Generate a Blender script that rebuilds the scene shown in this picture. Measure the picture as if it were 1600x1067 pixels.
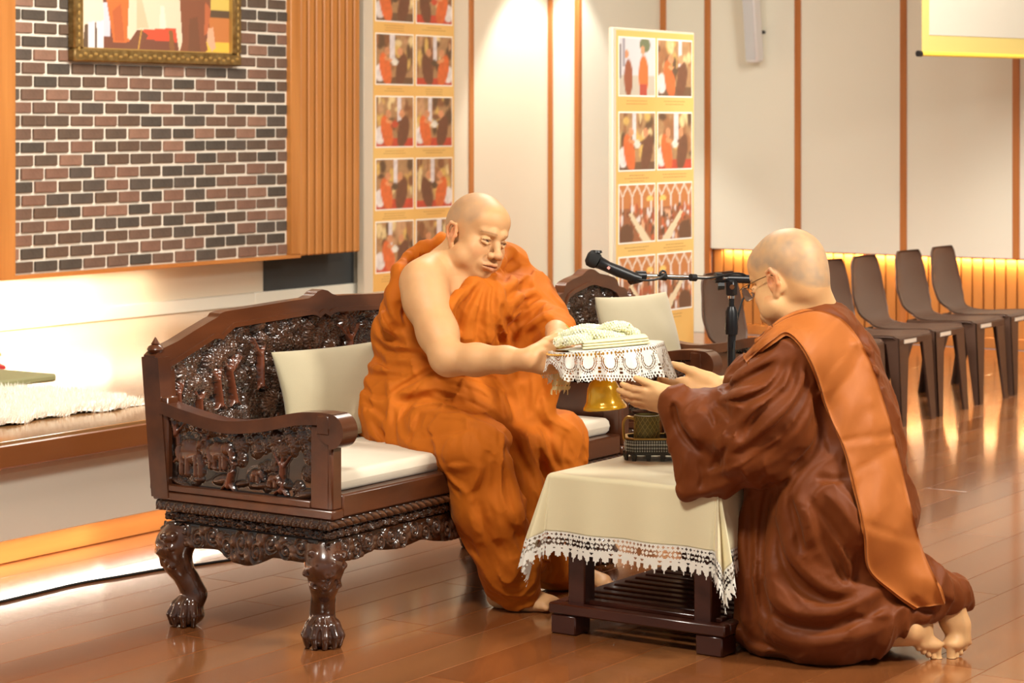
import bpy, math, random
import numpy as np
from mathutils import Vector, Matrix, Euler

random.seed(7); rng = np.random.RandomState(7)
SC = bpy.context.scene
COL = SC.collection
for o in list(bpy.data.objects): bpy.data.objects.remove(o)
PI = math.pi

# ------------------------------------------------------------------ camera
# world axes: x = into the room from the stage (the way the sofa faces), y = along the sofa, z = up
F = 3560.0; HZ = 193.0; CH = 1.4
CX, CY = 3.829, -4.774
SN, CS = 0.55900, 0.82918
cam_d = bpy.data.cameras.new('camera'); cam = bpy.data.objects.new('camera', cam_d); COL.objects.link(cam)
cam.location = (CX, CY, CH); cam.rotation_euler = (PI/2, 0, math.atan2(SN, CS))
cam_d.sensor_width = 36; cam_d.lens = F/1600*36; cam_d.shift_y = -(533.5-HZ)/1600
cam_d.dof.use_dof = True; cam_d.dof.focus_distance = 6.35; cam_d.dof.aperture_fstop = 7.0
cam_d.clip_end = 60
SC.camera = cam
SC.view_settings.view_transform = 'Standard'; SC.view_settings.look = 'None'
SC.view_settings.gamma = 1; SC.view_settings.use_curve_mapping = False
SC.view_settings.exposure = 0.0

# ------------------------------------------------------------------ world and lamps
wd = bpy.data.worlds.new('world'); SC.world = wd; wd.use_nodes = True
bg = wd.node_tree.nodes['Background']; bg.inputs[0].default_value = (1.0, 0.96, 0.90, 1); bg.inputs[1].default_value = 0.40

def area(name, loc, target, size, power, color=(1, 0.85, 0.66), size_y=None, spread=None):
    d = bpy.data.lights.new(name, 'AREA'); d.energy = power; d.color = color; d.size = size
    if size_y: d.shape = 'RECTANGLE'; d.size_y = size_y
    if spread: d.spread = spread
    o = bpy.data.objects.new(name, d); COL.objects.link(o); o.location = loc
    v = Vector(target) - Vector(loc); o.rotation_euler = v.to_track_quat('-Z', 'Y').to_euler()
    return o
def spot(name, loc, target, power, angle, blend, color=(1, 0.85, 0.66), r=0.05):
    d = bpy.data.lights.new(name, 'SPOT'); d.energy = power; d.color = color; d.spot_size = angle; d.spot_blend = blend; d.shadow_soft_size = r
    o = bpy.data.objects.new(name, d); COL.objects.link(o); o.location = loc
    v = Vector(target) - Vector(loc); o.rotation_euler = v.to_track_quat('-Z', 'Y').to_euler()
    return o
WC = (1.0, 0.96, 0.87)
area('ceiling_lamp_key', (0.9, -1.6, 3.1), (0.0, 0.7, 0.6), 0.6, 125, WC)
area('ceiling_lamp_right', (3.5, 0.6, 3.0), (-0.6, 0.3, 0.3), 0.6, 165, WC)
area('ceiling_lamp_mid', (-0.6, 2.6, 3.1), (-0.6, 2.6, 0), 0.9, 90, WC)
area('ceiling_lamp_far', (0.2, 5.2, 3.1), (-0.9, 8.5, 1.0), 1.6, 235, WC)
area('ceiling_lamp_stage', (-2.3, 2.6, 3.1), (-3.4, 3.8, 0.8), 1.4, 120, WC)
spot('wall_downlight', (-3.72, 7.15, 2.75), (-4.02, 7.5, 0.4), 115, math.radians(74), 0.35, WC, 0.04)
for yc, ln, pw_ in ((1.6, 1.7, 46), (2.72, .5, 9), (3.2, .42, 3.6), (3.62, .4, 1.6)):
    area('niche_strip_lamp', (-4.07, yc, 0.675), (-4.05, yc, 0.4), ln, pw_, (1, 0.86, 0.62), 0.06)
for yc, ln, pw_ in ((-1.28, 2.9, 18), (.42, .56, 2.4), (.92, .50, 1.4), (1.4, .50, .7)):
    area('riser_strip_lamp', (-1.49, yc, 0.096), (-1.475, yc, 0.0), ln, pw_, (1, 0.90, 0.74), 0.02)
area('wainscot_strip_lamp', (-0.6, 8.618, 0.557), (-0.6, 8.626, 0.2), 5.8, 52, (1, 0.70, 0.34), 0.02)

# ------------------------------------------------------------------ pixel helpers (photo pixel + distance -> point of the room)
def W(px, py, D):
    X = (px-800.0)/F*D
    return np.array([CX + X*CS - D*SN, CY + X*SN + D*CS, CH - (py-HZ)/F*D])
def Wa(px, py, a):
    t = (px-800.0)/F; return W(px, py, (CX-a)/(SN-CS*t))
def Wb(px, py, b):
    t = (px-800.0)/F; return W(px, py, (b-CY)/(CS+SN*t))
def Wz(px, py, z): return W(px, py, (CH-z)*F/(py-HZ))
def proj(p):
    dx, dy = p[0]-CX, p[1]-CY
    X = dx*CS+dy*SN; D = -dx*SN+dy*CS
    return 800+F*X/D, HZ+(CH-p[2])*F/D, D

# ------------------------------------------------------------------ materials
def mat(name, col, rough=0.5, metal=0.0, spec=0.5, coat=0.0, coat_rough=0.1, var=None, vscale=6, vstretch=(1, 1, 1),
        bump=0.0, bscale=60, bstretch=(1, 1, 1), trans=0.0, ior=1.45, emis=None, estr=0, vcol=None, sss=0.0, sheen=0.0, alpha=1.0, detail=6, sheen_tint=None):
    m = bpy.data.materials.new(name); m.use_nodes = True
    nt = m.node_tree; b = nt.nodes['Principled BSDF']; L = nt.links.new
    def inp(n, v):
        if n in b.inputs: b.inputs[n].default_value = v
    inp('Base Color', (*col, 1)); inp('Roughness', rough); inp('Metallic', metal); inp('Specular IOR Level', spec)
    inp('Coat Weight', coat); inp('Coat Roughness', coat_rough); inp('Transmission Weight', trans); inp('IOR', ior); inp('Alpha', alpha)
    if sss: inp('Subsurface Weight', sss); inp('Subsurface Radius', (1.0, 0.35, 0.15)); inp('Subsurface Scale', 0.012)
    if sheen:
        inp('Sheen Weight', sheen); inp('Sheen Roughness', 0.4)
        if sheen_tint: inp('Sheen Tint', (*sheen_tint, 1))
    if emis: inp('Emission Color', (*emis, 1)); inp('Emission Strength', estr)
    tc = nt.nodes.new('ShaderNodeTexCoord')
    src = None
    if vcol:
        at = nt.nodes.new('ShaderNodeAttribute'); at.attribute_name = vcol; src = at.outputs['Color']
        L(src, b.inputs['Base Color'])
    if var:
        mp = nt.nodes.new('ShaderNodeMapping'); mp.inputs['Scale'].default_value = vstretch; L(tc.outputs['Object'], mp.inputs['Vector'])
        n = nt.nodes.new('ShaderNodeTexNoise'); n.inputs['Scale'].default_value = vscale; n.inputs['Detail'].default_value = detail; L(mp.outputs[0], n.inputs['Vector'])
        r = nt.nodes.new('ShaderNodeMapRange'); r.inputs['From Min'].default_value = 0.3; r.inputs['From Max'].default_value = 0.7; L(n.outputs['Fac'], r.inputs['Value'])
        mx = nt.nodes.new('ShaderNodeMix'); mx.data_type = 'RGBA'
        if vcol:
            mx.blend_type = 'MULTIPLY'; mx.inputs['B'].default_value = (*var, 1); L(src, mx.inputs['A'])
        else:
            mx.inputs['A'].default_value = (*col, 1); mx.inputs['B'].default_value = (*var, 1)
        L(r.outputs['Result'], mx.inputs['Factor']); L(mx.outputs['Result'], b.inputs['Base Color'])
    if bump:
        mp = nt.nodes.new('ShaderNodeMapping'); mp.inputs['Scale'].default_value = bstretch; L(tc.outputs['Object'], mp.inputs['Vector'])
        n = nt.nodes.new('ShaderNodeTexNoise'); n.inputs['Scale'].default_value = bscale; n.inputs['Detail'].default_value = 4; L(mp.outputs[0], n.inputs['Vector'])
        bp = nt.nodes.new('ShaderNodeBump'); bp.inputs['Strength'].default_value = bump; bp.inputs['Distance'].default_value = 0.004
        L(n.outputs['Fac'], bp.inputs['Height']); L(bp.outputs[0], b.inputs['Normal'])
    return m

# ------------------------------------------------------------------ mesh collecting
def wm(o):
    m = Matrix.LocRotScale(o.location, o.rotation_euler, o.scale)
    return wm(o.parent) @ m if o.parent else m
def link(name, me, m, parent=None, loc=None, smooth=False):
    o = bpy.data.objects.new(name, me); COL.objects.link(o)
    if m is not None and len(me.materials) == 0: me.materials.append(m)
    if parent: o.parent = parent
    if loc is not None: o.location = loc
    if smooth:
        me.polygons.foreach_set('use_smooth', [True]*len(me.polygons))
    return o
def np_mesh(name, V, Fq, smooth=True, colors=None):
    """V (n,3), Fq (m,4) or (m,3) int arrays"""
    me = bpy.data.meshes.new(name); V = np.asarray(V, dtype=np.float32); Fq = np.asarray(Fq, dtype=np.int32)
    k = Fq.shape[1]
    me.vertices.add(len(V)); me.vertices.foreach_set('co', V.ravel())
    me.loops.add(Fq.size); me.loops.foreach_set('vertex_index', Fq.ravel())
    me.polygons.add(len(Fq)); me.polygons.foreach_set('loop_start', np.arange(0, Fq.size, k, dtype=np.int32))
    me.polygons.foreach_set('loop_total', np.full(len(Fq), k, dtype=np.int32))
    me.polygons.foreach_set('use_smooth', np.full(len(Fq), smooth))
    if colors is not None:
        ca = me.color_attributes.new('Col', 'FLOAT_COLOR', 'POINT')
        c = np.ones((len(V), 4), dtype=np.float32); c[:, :3] = colors; ca.data.foreach_set('color', c.ravel())
    me.update(); me.validate()
    return me
def np_obj(name, V, Fq, m, parent=None, smooth=True, colors=None, world=True):
    V = np.asarray(V, dtype=np.float64)
    if parent is not None and world:
        Mi = np.array(wm(parent).inverted()); V = V @ Mi[:3, :3].T + Mi[:3, 3]
    me = np_mesh(name, V, Fq, smooth, colors)
    return link(name, me, m, parent)

class G:
    def __init__(s): s.v = []; s.f = []
    def add(s, vs, fs, M=None):
        n = len(s.v)
        if M is not None: vs = [tuple(M @ Vector(v)) for v in vs]
        s.v += [tuple(map(float, v)) for v in vs]; s.f += [tuple(i+n for i in f) for f in fs]; return s
    def box(s, lo, hi, M=None, bev=0.0):
        x0, y0, z0 = lo; x1, y1, z1 = hi
        if bev <= 0:
            vs = [(x, y, z) for x in (x0, x1) for y in (y0, y1) for z in (z0, z1)]
            fs = [(0, 1, 3, 2), (4, 6, 7, 5), (0, 4, 5, 1), (2, 3, 7, 6), (0, 2, 6, 4), (1, 5, 7, 3)]
            return s.add(vs, fs, M)
        c = bev; vs = []; ix = {}
        for sx in (0, 1):
            for sy in (0, 1):
                for sz in (0, 1):
                    X = (x0, x1)[sx]; Y = (y0, y1)[sy]; Z = (z0, z1)[sz]
                    dx = c if sx == 0 else -c; dy = c if sy == 0 else -c; dz = c if sz == 0 else -c
                    for k, v in enumerate([(X, Y+dy, Z+dz), (X+dx, Y, Z+dz), (X+dx, Y+dy, Z)]):
                        ix[(sx, sy, sz, k)] = len(vs); vs.append(v)
        fs = []
        for sx in (0, 1):
            q = [ix[(sx, a, b, 0)] for a, b in ((0, 0), (1, 0), (1, 1), (0, 1))]; fs.append(q if sx else q[::-1])
        for sy in (0, 1):
            q = [ix[(a, sy, b, 1)] for a, b in ((0, 0), (1, 0), (1, 1), (0, 1))]; fs.append(q[::-1] if sy else q)
        for sz in (0, 1):
            q = [ix[(a, b, sz, 2)] for a, b in ((0, 0), (1, 0), (1, 1), (0, 1))]; fs.append(q if sz else q[::-1])
        for sx in (0, 1):
            for sy in (0, 1): fs.append([ix[(sx, sy, 0, 0)], ix[(sx, sy, 1, 0)], ix[(sx, sy, 1, 1)], ix[(sx, sy, 0, 1)]])
            for sz in (0, 1): fs.append([ix[(sx, 0, sz, 0)], ix[(sx, 1, sz, 0)], ix[(sx, 1, sz, 2)], ix[(sx, 0, sz, 2)]])
        for sy in (0, 1):
            for sz in (0, 1): fs.append([ix[(0, sy, sz, 1)], ix[(1, sy, sz, 1)], ix[(1, sy, sz, 2)], ix[(0, sy, sz, 2)]])
        for sx in (0, 1):
            for sy in (0, 1):
                for sz in (0, 1): fs.append([ix[(sx, sy, sz, k)] for k in range(3)])
        return s.add(vs, fs, M)
    def tube(s, pts, r, n=10, cap=True, M=None, flat=1.0):
        pts = [Vector(p) for p in pts]; m = len(pts)
        rs = r if hasattr(r, '__len__') else [r]*m
        T = []
        for i in range(m):
            t = pts[min(i+1, m-1)] - pts[max(i-1, 0)]; T.append(t.normalized() if t.length > 1e-9 else Vector((0, 0, 1)))
        up = Vector((0, 0, 1)) if abs(T[0].z) < 0.9 else Vector((1, 0, 0))
        u = T[0].cross(up).normalized(); vs = []
        for i in range(m):
            u = (u - T[i]*u.dot(T[i])).normalized(); w = T[i].cross(u)
            for k in range(n):
                a = 2*PI*k/n; vs.append(pts[i] + (u*math.cos(a) + w*math.sin(a)*flat)*rs[i])
        fs = [(i*n+k, i*n+(k+1) % n, (i+1)*n+(k+1) % n, (i+1)*n+k) for i in range(m-1) for k in range(n)]
        if cap: fs += [tuple(range(n))[::-1], tuple((m-1)*n+k for k in range(n))]
        return s.add(vs, fs, M)
    def lathe(s, prof, c=(0, 0, 0), n=24, M=None):
        vs = []; m = len(prof)
        for r, z in prof:
            for k in range(n):
                a = 2*PI*k/n; vs.append((c[0]+r*math.cos(a), c[1]+r*math.sin(a), c[2]+z))
        fs = [(i*n+k, i*n+(k+1) % n, (i+1)*n+(k+1) % n, (i+1)*n+k) for i in range(m-1) for k in range(n)]
        if prof[0][0] > 1e-6: fs.append(tuple(range(n))[::-1])
        if prof[-1][0] > 1e-6: fs.append(tuple((m-1)*n+k for k in range(n)))
        return s.add(vs, fs, M)
    def prism(s, poly, axis, lo, hi, M=None):
        """poly 2D list; axis = extrusion axis; polygon in the other two axes in xyz order"""
        def P(u, v, w): return {0: (w, u, v), 1: (u, w, v), 2: (u, v, w)}[axis]
        n = len(poly); vs = [P(u, v, lo) for u, v in poly] + [P(u, v, hi) for u, v in poly]
        fs = [tuple(range(n))[::-1], tuple(range(n, 2*n))] + [(i, (i+1) % n, n+(i+1) % n, n+i) for i in range(n)]
        return s.add(vs, fs, M)
    def band(s, lower, upper, axis, lo, hi, M=None):
        """strip between two profile lines (same number of points), extruded: safe for concave outlines"""
        def P(u, v, w): return {0: (w, u, v), 1: (u, w, v), 2: (u, v, w)}[axis]
        n = len(lower)
        vs = [P(*p, lo) for p in lower]+[P(*p, lo) for p in upper]+[P(*p, hi) for p in lower]+[P(*p, hi) for p in upper]
        fs = []
        for i in range(n-1):
            a, b, c, d = i, i+1, n+i+1, n+i
            fs += [(d, c, b, a), (2*n+a, 2*n+b, 2*n+c, 2*n+d), (a, b, 2*n+b, 2*n+a), (c, d, 2*n+d, 2*n+c)]
        fs += [(0, n, 3*n, 2*n), (n-1, 3*n-1, 4*n-1, 2*n-1)]
        return s.add(vs, fs, M)
    def ball(s, c, r, nu=10, nv=6, M=None, sc=(1, 1, 1)):
        vs = [(c[0], c[1], c[2]-r*sc[2])]
        for j in range(1, nv):
            p = -PI/2+PI*j/nv
            for k in range(nu):
                a = 2*PI*k/nu; vs.append((c[0]+r*sc[0]*math.cos(p)*math.cos(a), c[1]+r*sc[1]*math.cos(p)*math.sin(a), c[2]+r*sc[2]*math.sin(p)))
        vs.append((c[0], c[1], c[2]+r*sc[2])); fs = []
        for k in range(nu):
            fs.append((0, 1+(k+1) % nu, 1+k)); fs.append((len(vs)-1, 1+(nv-2)*nu+k, 1+(nv-2)*nu+(k+1) % nu))
        for j in range(nv-2):
            for k in range(nu): fs.append((1+j*nu+k, 1+j*nu+(k+1) % nu, 1+(j+1)*nu+(k+1) % nu, 1+(j+1)*nu+k))
        return s.add(vs, fs, M)
    def mesh(s, name, smooth=False):
        me = bpy.data.meshes.new(name); me.from_pydata(s.v, [], s.f); me.update()
        import bmesh
        bm = bmesh.new(); bm.from_mesh(me); bmesh.ops.recalc_face_normals(bm, faces=bm.faces); bm.to_mesh(me); bm.free()
        if smooth:
            me.polygons.foreach_set('use_smooth', [True]*len(me.polygons))
            try: me.set_sharp_from_angle(angle=math.radians(42))
            except Exception: pass
        return me
    def build(s, name, m, parent=None, smooth=True, world=True):
        if parent is not None and world:
            Mi = wm(parent).inverted(); s.v = [tuple(Mi @ Vector(v)) for v in s.v]
        return link(name, s.mesh(name, smooth), m, parent)

def thing(name, label, cat, loc=(0, 0, 0), rotz=0, group=None):
    o = bpy.data.objects.new(name, None); COL.objects.link(o); o.empty_display_size = 0.1
    o.location = loc; o.rotation_euler = (0, 0, rotz); o['label'] = label; o['category'] = cat
    if group: o['group'] = group
    return o
def tag(o, label=None, cat=None, group=None, kind=None):
    if label: o['label'] = label
    if cat: o['category'] = cat
    if group: o['group'] = group
    if kind: o['kind'] = kind
    return o
def dup(root, loc, rotz=None, label=None, group=None):
    def cp(o, par):
        c = o.copy(); COL.objects.link(c); c.parent = par
        for ch in list(o.children): cp(ch, c)
        return c
    r = cp(root, None); r.location = loc
    if rotz is not None: r.rotation_euler = (0, 0, rotz)
    if label: r['label'] = label
    if group: r['group'] = group
    return r
def grid_faces(nu, nv, wrap=False):
    i, j = np.meshgrid(np.arange(nu if wrap else nu-1), np.arange(nv-1), indexing='ij')
    i2 = (i+1) % nu
    return np.stack([i*nv+j, i2*nv+j, i2*nv+j+1, i*nv+j+1], -1).reshape(-1, 4)
def catmull(P, n):
    P = np.asarray(P, float); Q = np.vstack([2*P[0]-P[1], P, 2*P[-1]-P[-2]]); out = []
    for i in range(1, len(Q)-2):
        for t in np.linspace(0, 1, n, endpoint=False):
            a, b, c, d = Q[i-1:i+3]
            out.append(0.5*((2*b)+(-a+c)*t+(2*a-5*b+4*c-d)*t*t+(-a+3*b-3*c+d)*t**3))
    out.append(P[-1]); return np.array(out)

# ------------------------------------------------------------------ signed-distance sculpting
class Field:
    """a box of voxels; solids are blended in and the zero surface is meshed (naive surface nets)"""
    def __init__(s, lo, hi, h, big=0.12):
        s.lo = np.array(lo, float); s.h = h
        s.n = np.ceil((np.array(hi)-s.lo)/h).astype(int)+1
        s.F = np.full(s.n, big, np.float32)
    def sub(s, lo, hi):
        i0 = np.clip(np.floor((np.array(lo)-s.lo)/s.h).astype(int), 0, s.n); i1 = np.clip(np.ceil((np.array(hi)-s.lo)/s.h).astype(int)+1, 0, s.n)
        if np.any(i1-i0 < 1): return None, None
        ax = [(s.lo[k]+s.h*np.arange(i0[k], i1[k])).astype(np.float32) for k in range(3)]
        sl = tuple(slice(i0[k], i1[k]) for k in range(3))
        return sl, (ax[0][:, None, None], ax[1][None, :, None], ax[2][None, None, :])
    def comb(s, sl, d, k, op):
        A = s.F[sl]
        if op == 'u':
            h = np.clip(0.5+0.5*(A-d)/k, 0, 1); s.F[sl] = A*(1-h)+d*h-k*h*(1-h)
        elif op == 's':
            h = np.clip(0.5-0.5*(A+d)/k, 0, 1); s.F[sl] = A*(1-h)-d*h+k*h*(1-h)
        elif op == 'i':
            h = np.clip(0.5-0.5*(d-A)/k, 0, 1); s.F[sl] = d*(1-h)+A*h+k*h*(1-h)
    def cap(s, a, b, r1, r2=None, k=0.02, op='u', flat=None):
        a = np.array(a, float); b = np.array(b, float); r2 = r1 if r2 is None else r2; R = max(r1, r2)+k+3*s.h
        sl, P = s.sub(np.minimum(a, b)-R, np.maximum(a, b)+R)
        if sl is None: return s
        ab = b-a; L2 = max(float(ab@ab), 1e-9)
        X, Y, Z = P[0]-a[0], P[1]-a[1], P[2]-a[2]
        t = np.clip((X*ab[0]+Y*ab[1]+Z*ab[2])/L2, 0, 1)
        dx, dy, dz = X-t*ab[0], Y-t*ab[1], Z-t*ab[2]
        if flat is not None:   # flat = (normal, factor): thinner along normal
            n, f = flat; n = np.array(n, float); n /= np.linalg.norm(n); q = dx*n[0]+dy*n[1]+dz*n[2]
            e = (1/f-1); dx = dx+q*n[0]*e; dy = dy+q*n[1]*e; dz = dz+q*n[2]*e
            d = (np.sqrt(dx*dx+dy*dy+dz*dz)-(r1+(r2-r1)*t))*min(1, (1+f)/2)
        else:
            d = np.sqrt(dx*dx+dy*dy+dz*dz)-(r1+(r2-r1)*t)
        s.comb(sl, d.astype(np.float32), k, op); return s
    def chain(s, pts, rs, k=0.02, op='u', flat=None):
        for i in range(len(pts)-1): s.cap(pts[i], pts[i+1], rs[i], rs[i+1], k, op, flat)
        return s
    def ell(s, c, r, R=None, k=0.02, op='u'):
        """ellipsoid; R = 3x3 whose columns are its local axes"""
        c = np.array(c, float); r = np.array(r, float); R = np.eye(3) if R is None else np.array(R)
        ext = np.sqrt(((R*r)**2).sum(1))+k+3*s.h
        sl, P = s.sub(c-ext, c+ext)
        if sl is None: return s
        X, Y, Z = P[0]-c[0], P[1]-c[1], P[2]-c[2]
        q = [(X*R[0, i]+Y*R[1, i]+Z*R[2, i]) for i in range(3)]
        k0 = np.sqrt(sum((q[i]/r[i])**2 for i in range(3))); k1 = np.sqrt(sum((q[i]/r[i]**2)**2 for i in range(3)))+1e-6
        d = k0*(k0-1)/k1
        s.comb(sl, d.astype(np.float32), k, op); return s
    def sample(s, P):
        q = (np.asarray(P)-s.lo)/s.h; i = np.floor(q).astype(int); f = q-i
        ok = np.all((i >= 0) & (i < s.n-1), -1); i = np.clip(i, 0, s.n-2)
        r = 0
        for dx in (0, 1):
            for dy in (0, 1):
                for dz in (0, 1):
                    w = (f[..., 0] if dx else 1-f[..., 0])*(f[..., 1] if dy else 1-f[..., 1])*(f[..., 2] if dz else 1-f[..., 2])
                    r = r+w*s.F[i[..., 0]+dx, i[..., 1]+dy, i[..., 2]+dz]
        return np.where(ok, r, 0.12)
    def cast(s, px, py, D0, D1, step=0.004):
        """distance along the view line at which each photo point meets the surface (or comes nearest)"""
        px = np.atleast_1d(px).astype(float); py = np.atleast_1d(py).astype(float)
        Ds = np.arange(D0, D1, step); P = np.stack([np.moveaxis(W(px, py, d), 0, -1) for d in Ds], 1)
        v = s.sample(P); inside = v < 0
        first = np.where(inside.any(1), inside.argmax(1), v.argmin(1))
        return Ds[first], inside.any(1)
    def fold(s, pts, h, w, D0, D1, taper=0.3, pts3=None, asym=1.0):
        """raise (h>0) or sink (h<0) a crease along a line given in photo pixels, on the surface first met"""
        if pts3 is None:
            c = catmull(pts, 6); D, hit = s.cast(c[:, 0], c[:, 1], D0, D1)
            for _ in range(3): D[1:-1] = (D[:-2]+D[1:-1]*2+D[2:])/4
            P = np.stack([W(c[i, 0], c[i, 1], D[i]) for i in range(len(c))])
        else: P = catmull(pts3, 6)
        R = 4.2*w+s.h; sl, X = s.sub(P.min(0)-R, P.max(0)+R)
        if sl is None: return s
        best = np.full(s.F[sl].shape, 1e9, np.float32); tt = np.zeros_like(best); sd = np.zeros_like(best)
        n = len(P)-1
        for i in range(n):
            sl2, Y = s.sub(np.minimum(P[i], P[i+1])-R, np.maximum(P[i], P[i+1])+R)
            if sl2 is None: continue
            loc = tuple(slice(sl2[k].start-sl[k].start, sl2[k].stop-sl[k].start) for k in range(3))
            a = P[i]; ab = P[i+1]-a; L2 = max(float(ab@ab), 1e-10)
            sv = np.cross(ab, P[i]-np.array([CX, CY, CH])); sv /= np.linalg.norm(sv)+1e-12
            A, B, C = Y[0]-a[0], Y[1]-a[1], Y[2]-a[2]
            t = np.clip((A*ab[0]+B*ab[1]+C*ab[2])/L2, 0, 1)
            dx, dy, dz = A-t*ab[0], B-t*ab[1], C-t*ab[2]
            d = dx*dx+dy*dy+dz*dz; q = dx*sv[0]+dy*sv[1]+dz*sv[2]
            bb = best[loc]; m = d < bb; bb[m] = d[m]; tt[loc][m] = ((i+t)/n+0*d)[m]; sd[loc][m] = (q+0*d)[m]
        tp = np.clip(np.minimum(tt, 1-tt)/max(taper, 1e-3), 0, 1); tp = tp*tp*(3-2*tp)
        u = np.clip(sd/(w*.5), -1, 1)*asym; we = w*(1.08+.52*u)
        s.F[sl] -= (h*tp*np.exp(-(best/(we*we)+.02)**.62)*1.12).astype(np.float32)
        return s
    def mesh(s, clip=None):
        Fv = s.F; S = Fv < 0; n = s.n
        cs = [S[dx:n[0]-1+dx, dy:n[1]-1+dy, dz:n[2]-1+dz] for dx in (0, 1) for dy in (0, 1) for dz in (0, 1)]
        cnt = sum(c.astype(np.int8) for c in cs); act = (cnt > 0) & (cnt < 8)
        I = np.argwhere(act); idx = np.full(act.shape, -1, np.int64); idx[act] = np.arange(len(I))
        acc = np.zeros((len(I), 3)); w = np.zeros(len(I))
        cor = [(dx, dy, dz) for dx in (0, 1) for dy in (0, 1) for dz in (0, 1)]
        val = {c: Fv[I[:, 0]+c[0], I[:, 1]+c[1], I[:, 2]+c[2]] for c in cor}
        for c in cor:
            for ax in range(3):
                if c[ax] == 0:
                    d = list(c); d[ax] = 1; d = tuple(d); A = val[c]; B = val[d]; m = (A < 0) != (B < 0)
                    t = A/(A-B+1e-20); p = np.array(c, float)[None].repeat(len(I), 0); p[:, ax] = t
                    acc[m] += p[m]; w[m] += 1
        V = s.lo+s.h*(I+acc/w[:, None])
        Q = []
        for ax in range(3):
            sl0 = [slice(None)]*3; sl1 = [slice(None)]*3; sl0[ax] = slice(0, n[ax]-1); sl1[ax] = slice(1, n[ax])
            A = S[tuple(sl0)]; B = S[tuple(sl1)]; E = np.argwhere(A != B); o1, o2 = [k for k in range(3) if k != ax]
            ok = (E[:, o1] > 0) & (E[:, o2] > 0) & (E[:, o1] < n[o1]-1) & (E[:, o2] < n[o2]-1); E = E[ok]
            inside = A[tuple(E.T)]
            def cell(a, b):
                c = E.copy(); c[:, o1] -= a; c[:, o2] -= b; return idx[tuple(c.T)]
            q = np.stack([cell(1, 1), cell(0, 1), cell(0, 0), cell(1, 0)], 1)
            flip = inside if ax != 1 else ~inside
            q[~flip] = q[~flip][:, ::-1]; Q.append(q)
        Q = np.vstack(Q); Q = Q[(Q >= 0).all(1)]
        return V, Q
def smooth_mesh(V, Q, it=1, lam=0.5):
    for _ in range(it):
        acc = np.zeros_like(V); c = np.zeros(len(V))
        for k in range(4):
            for j in (1, 3):
                np.add.at(acc, Q[:, k], V[Q[:, (k+j) % 4]]); np.add.at(c, Q[:, k], 1)
        V = V*(1-lam)+lam*acc/np.maximum(c, 1)[:, None]
    return V
def vnoise(P, scale, seed=0):
    """cheap smooth value noise of points (n,3) -> (n,)"""
    q = np.asarray(P)*scale; i = np.floor(q).astype(np.int64); f = q-i; f = f*f*(3-2*f)
    def hsh(a, b, c):
        n = (a*374761393+b*668265263+c*2147483647+seed*974711) & 0xffffffff
        n = ((n ^ (n >> 13))*1274126177) & 0xffffffff; return ((n ^ (n >> 16)) & 0xffff)/65535.0
    r = 0
    for dx in (0, 1):
        for dy in (0, 1):
            for dz in (0, 1):
                w = (f[..., 0] if dx else 1-f[..., 0])*(f[..., 1] if dy else 1-f[..., 1])*(f[..., 2] if dz else 1-f[..., 2])
                r = r+w*hsh(i[..., 0]+dx, i[..., 1]+dy, i[..., 2]+dz)
    return r

def lin(r, g, b):
    f = lambda c: ((c/255+0.055)/1.055)**2.4 if c > 10 else c/255/12.92
    return (f(r), f(g), f(b))
M = {}
M['white'] = mat('painted_white_panel', lin(228, 225, 210), 0.55, spec=0.3)
M['cream'] = mat('cream_plaster', lin(226, 214, 192), 0.6, spec=0.3)
M['pine'] = mat('orange_stained_pine', lin(188, 126, 64), 0.42, var=lin(162, 102, 46), vscale=3, vstretch=(4, 4, 0.35), bump=0.12, bscale=50, bstretch=(4, 4, 0.2))
M['pine_h'] = mat('orange_stained_pine_board', lin(190, 126, 64), 0.4, var=lin(165, 100, 46), vscale=3, vstretch=(4, 0.35, 4))
M['batten'] = mat('brown_wood_batten', lin(190, 120, 62), 0.4, var=lin(164, 98, 46), vscale=2.5, vstretch=(5, 5, 0.5))
M['mortar'] = mat('pale_mortar', lin(228, 218, 202), 0.9, spec=0.2, bump=0.5, bscale=90)
BRK = [lin(100, 84, 72), lin(116, 92, 78), lin(132, 100, 84), lin(84, 76, 68), lin(146, 112, 94), lin(104, 84, 70), lin(92, 82, 74)]
M['brick'] = [mat('fired_brick', c, 0.85, spec=0.25, var=tuple(x*0.72 for x in c), vscale=9, bump=0.5, bscale=70) for c in BRK]
FL = [lin(148, 90, 50), lin(140, 83, 44), lin(156, 97, 55), lin(133, 78, 41), lin(146, 92, 52)]
M['floor'] = [mat('polished_floor_plank', c, 0.20, spec=0.5, coat=0.55, coat_rough=0.09, var=tuple(x*0.72 for x in c), vscale=2.2, vstretch=(5, 0.4, 1), bump=0.05, bscale=3.0, bstretch=(1, 0.5, 1)) for c in FL]
M['seam'] = mat('dark_floor_seam', lin(60, 30, 16), 0.6)
M['deck'] = mat('polished_stage_deck', lin(176, 130, 82), 0.18, coat=0.5, coat_rough=0.12, var=lin(156, 110, 66), vscale=1.5, vstretch=(3, 0.3, 1))
M['fascia'] = mat('stage_fascia_wood', lin(160, 98, 52), 0.3, coat=0.3, var=lin(140, 82, 40), vscale=2, vstretch=(3, 0.4, 3))
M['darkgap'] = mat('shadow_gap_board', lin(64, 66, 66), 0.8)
M['gold'] = mat('gilt_frame', lin(140, 116, 72), 0.4, metal=0.55, var=lin(105, 78, 36), vscale=40)
M['gold_in'] = mat('gilt_frame_lip', lin(178, 146, 84), 0.4, metal=0.5)
M['print'] = mat('printed_picture', (1, 1, 1), 0.55, spec=0.25, vcol='Col')
M['boardface'] = mat('yellow_display_board', lin(226, 186, 112), 0.5, spec=0.3, var=lin(222, 168, 92), vscale=1.6)
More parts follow.
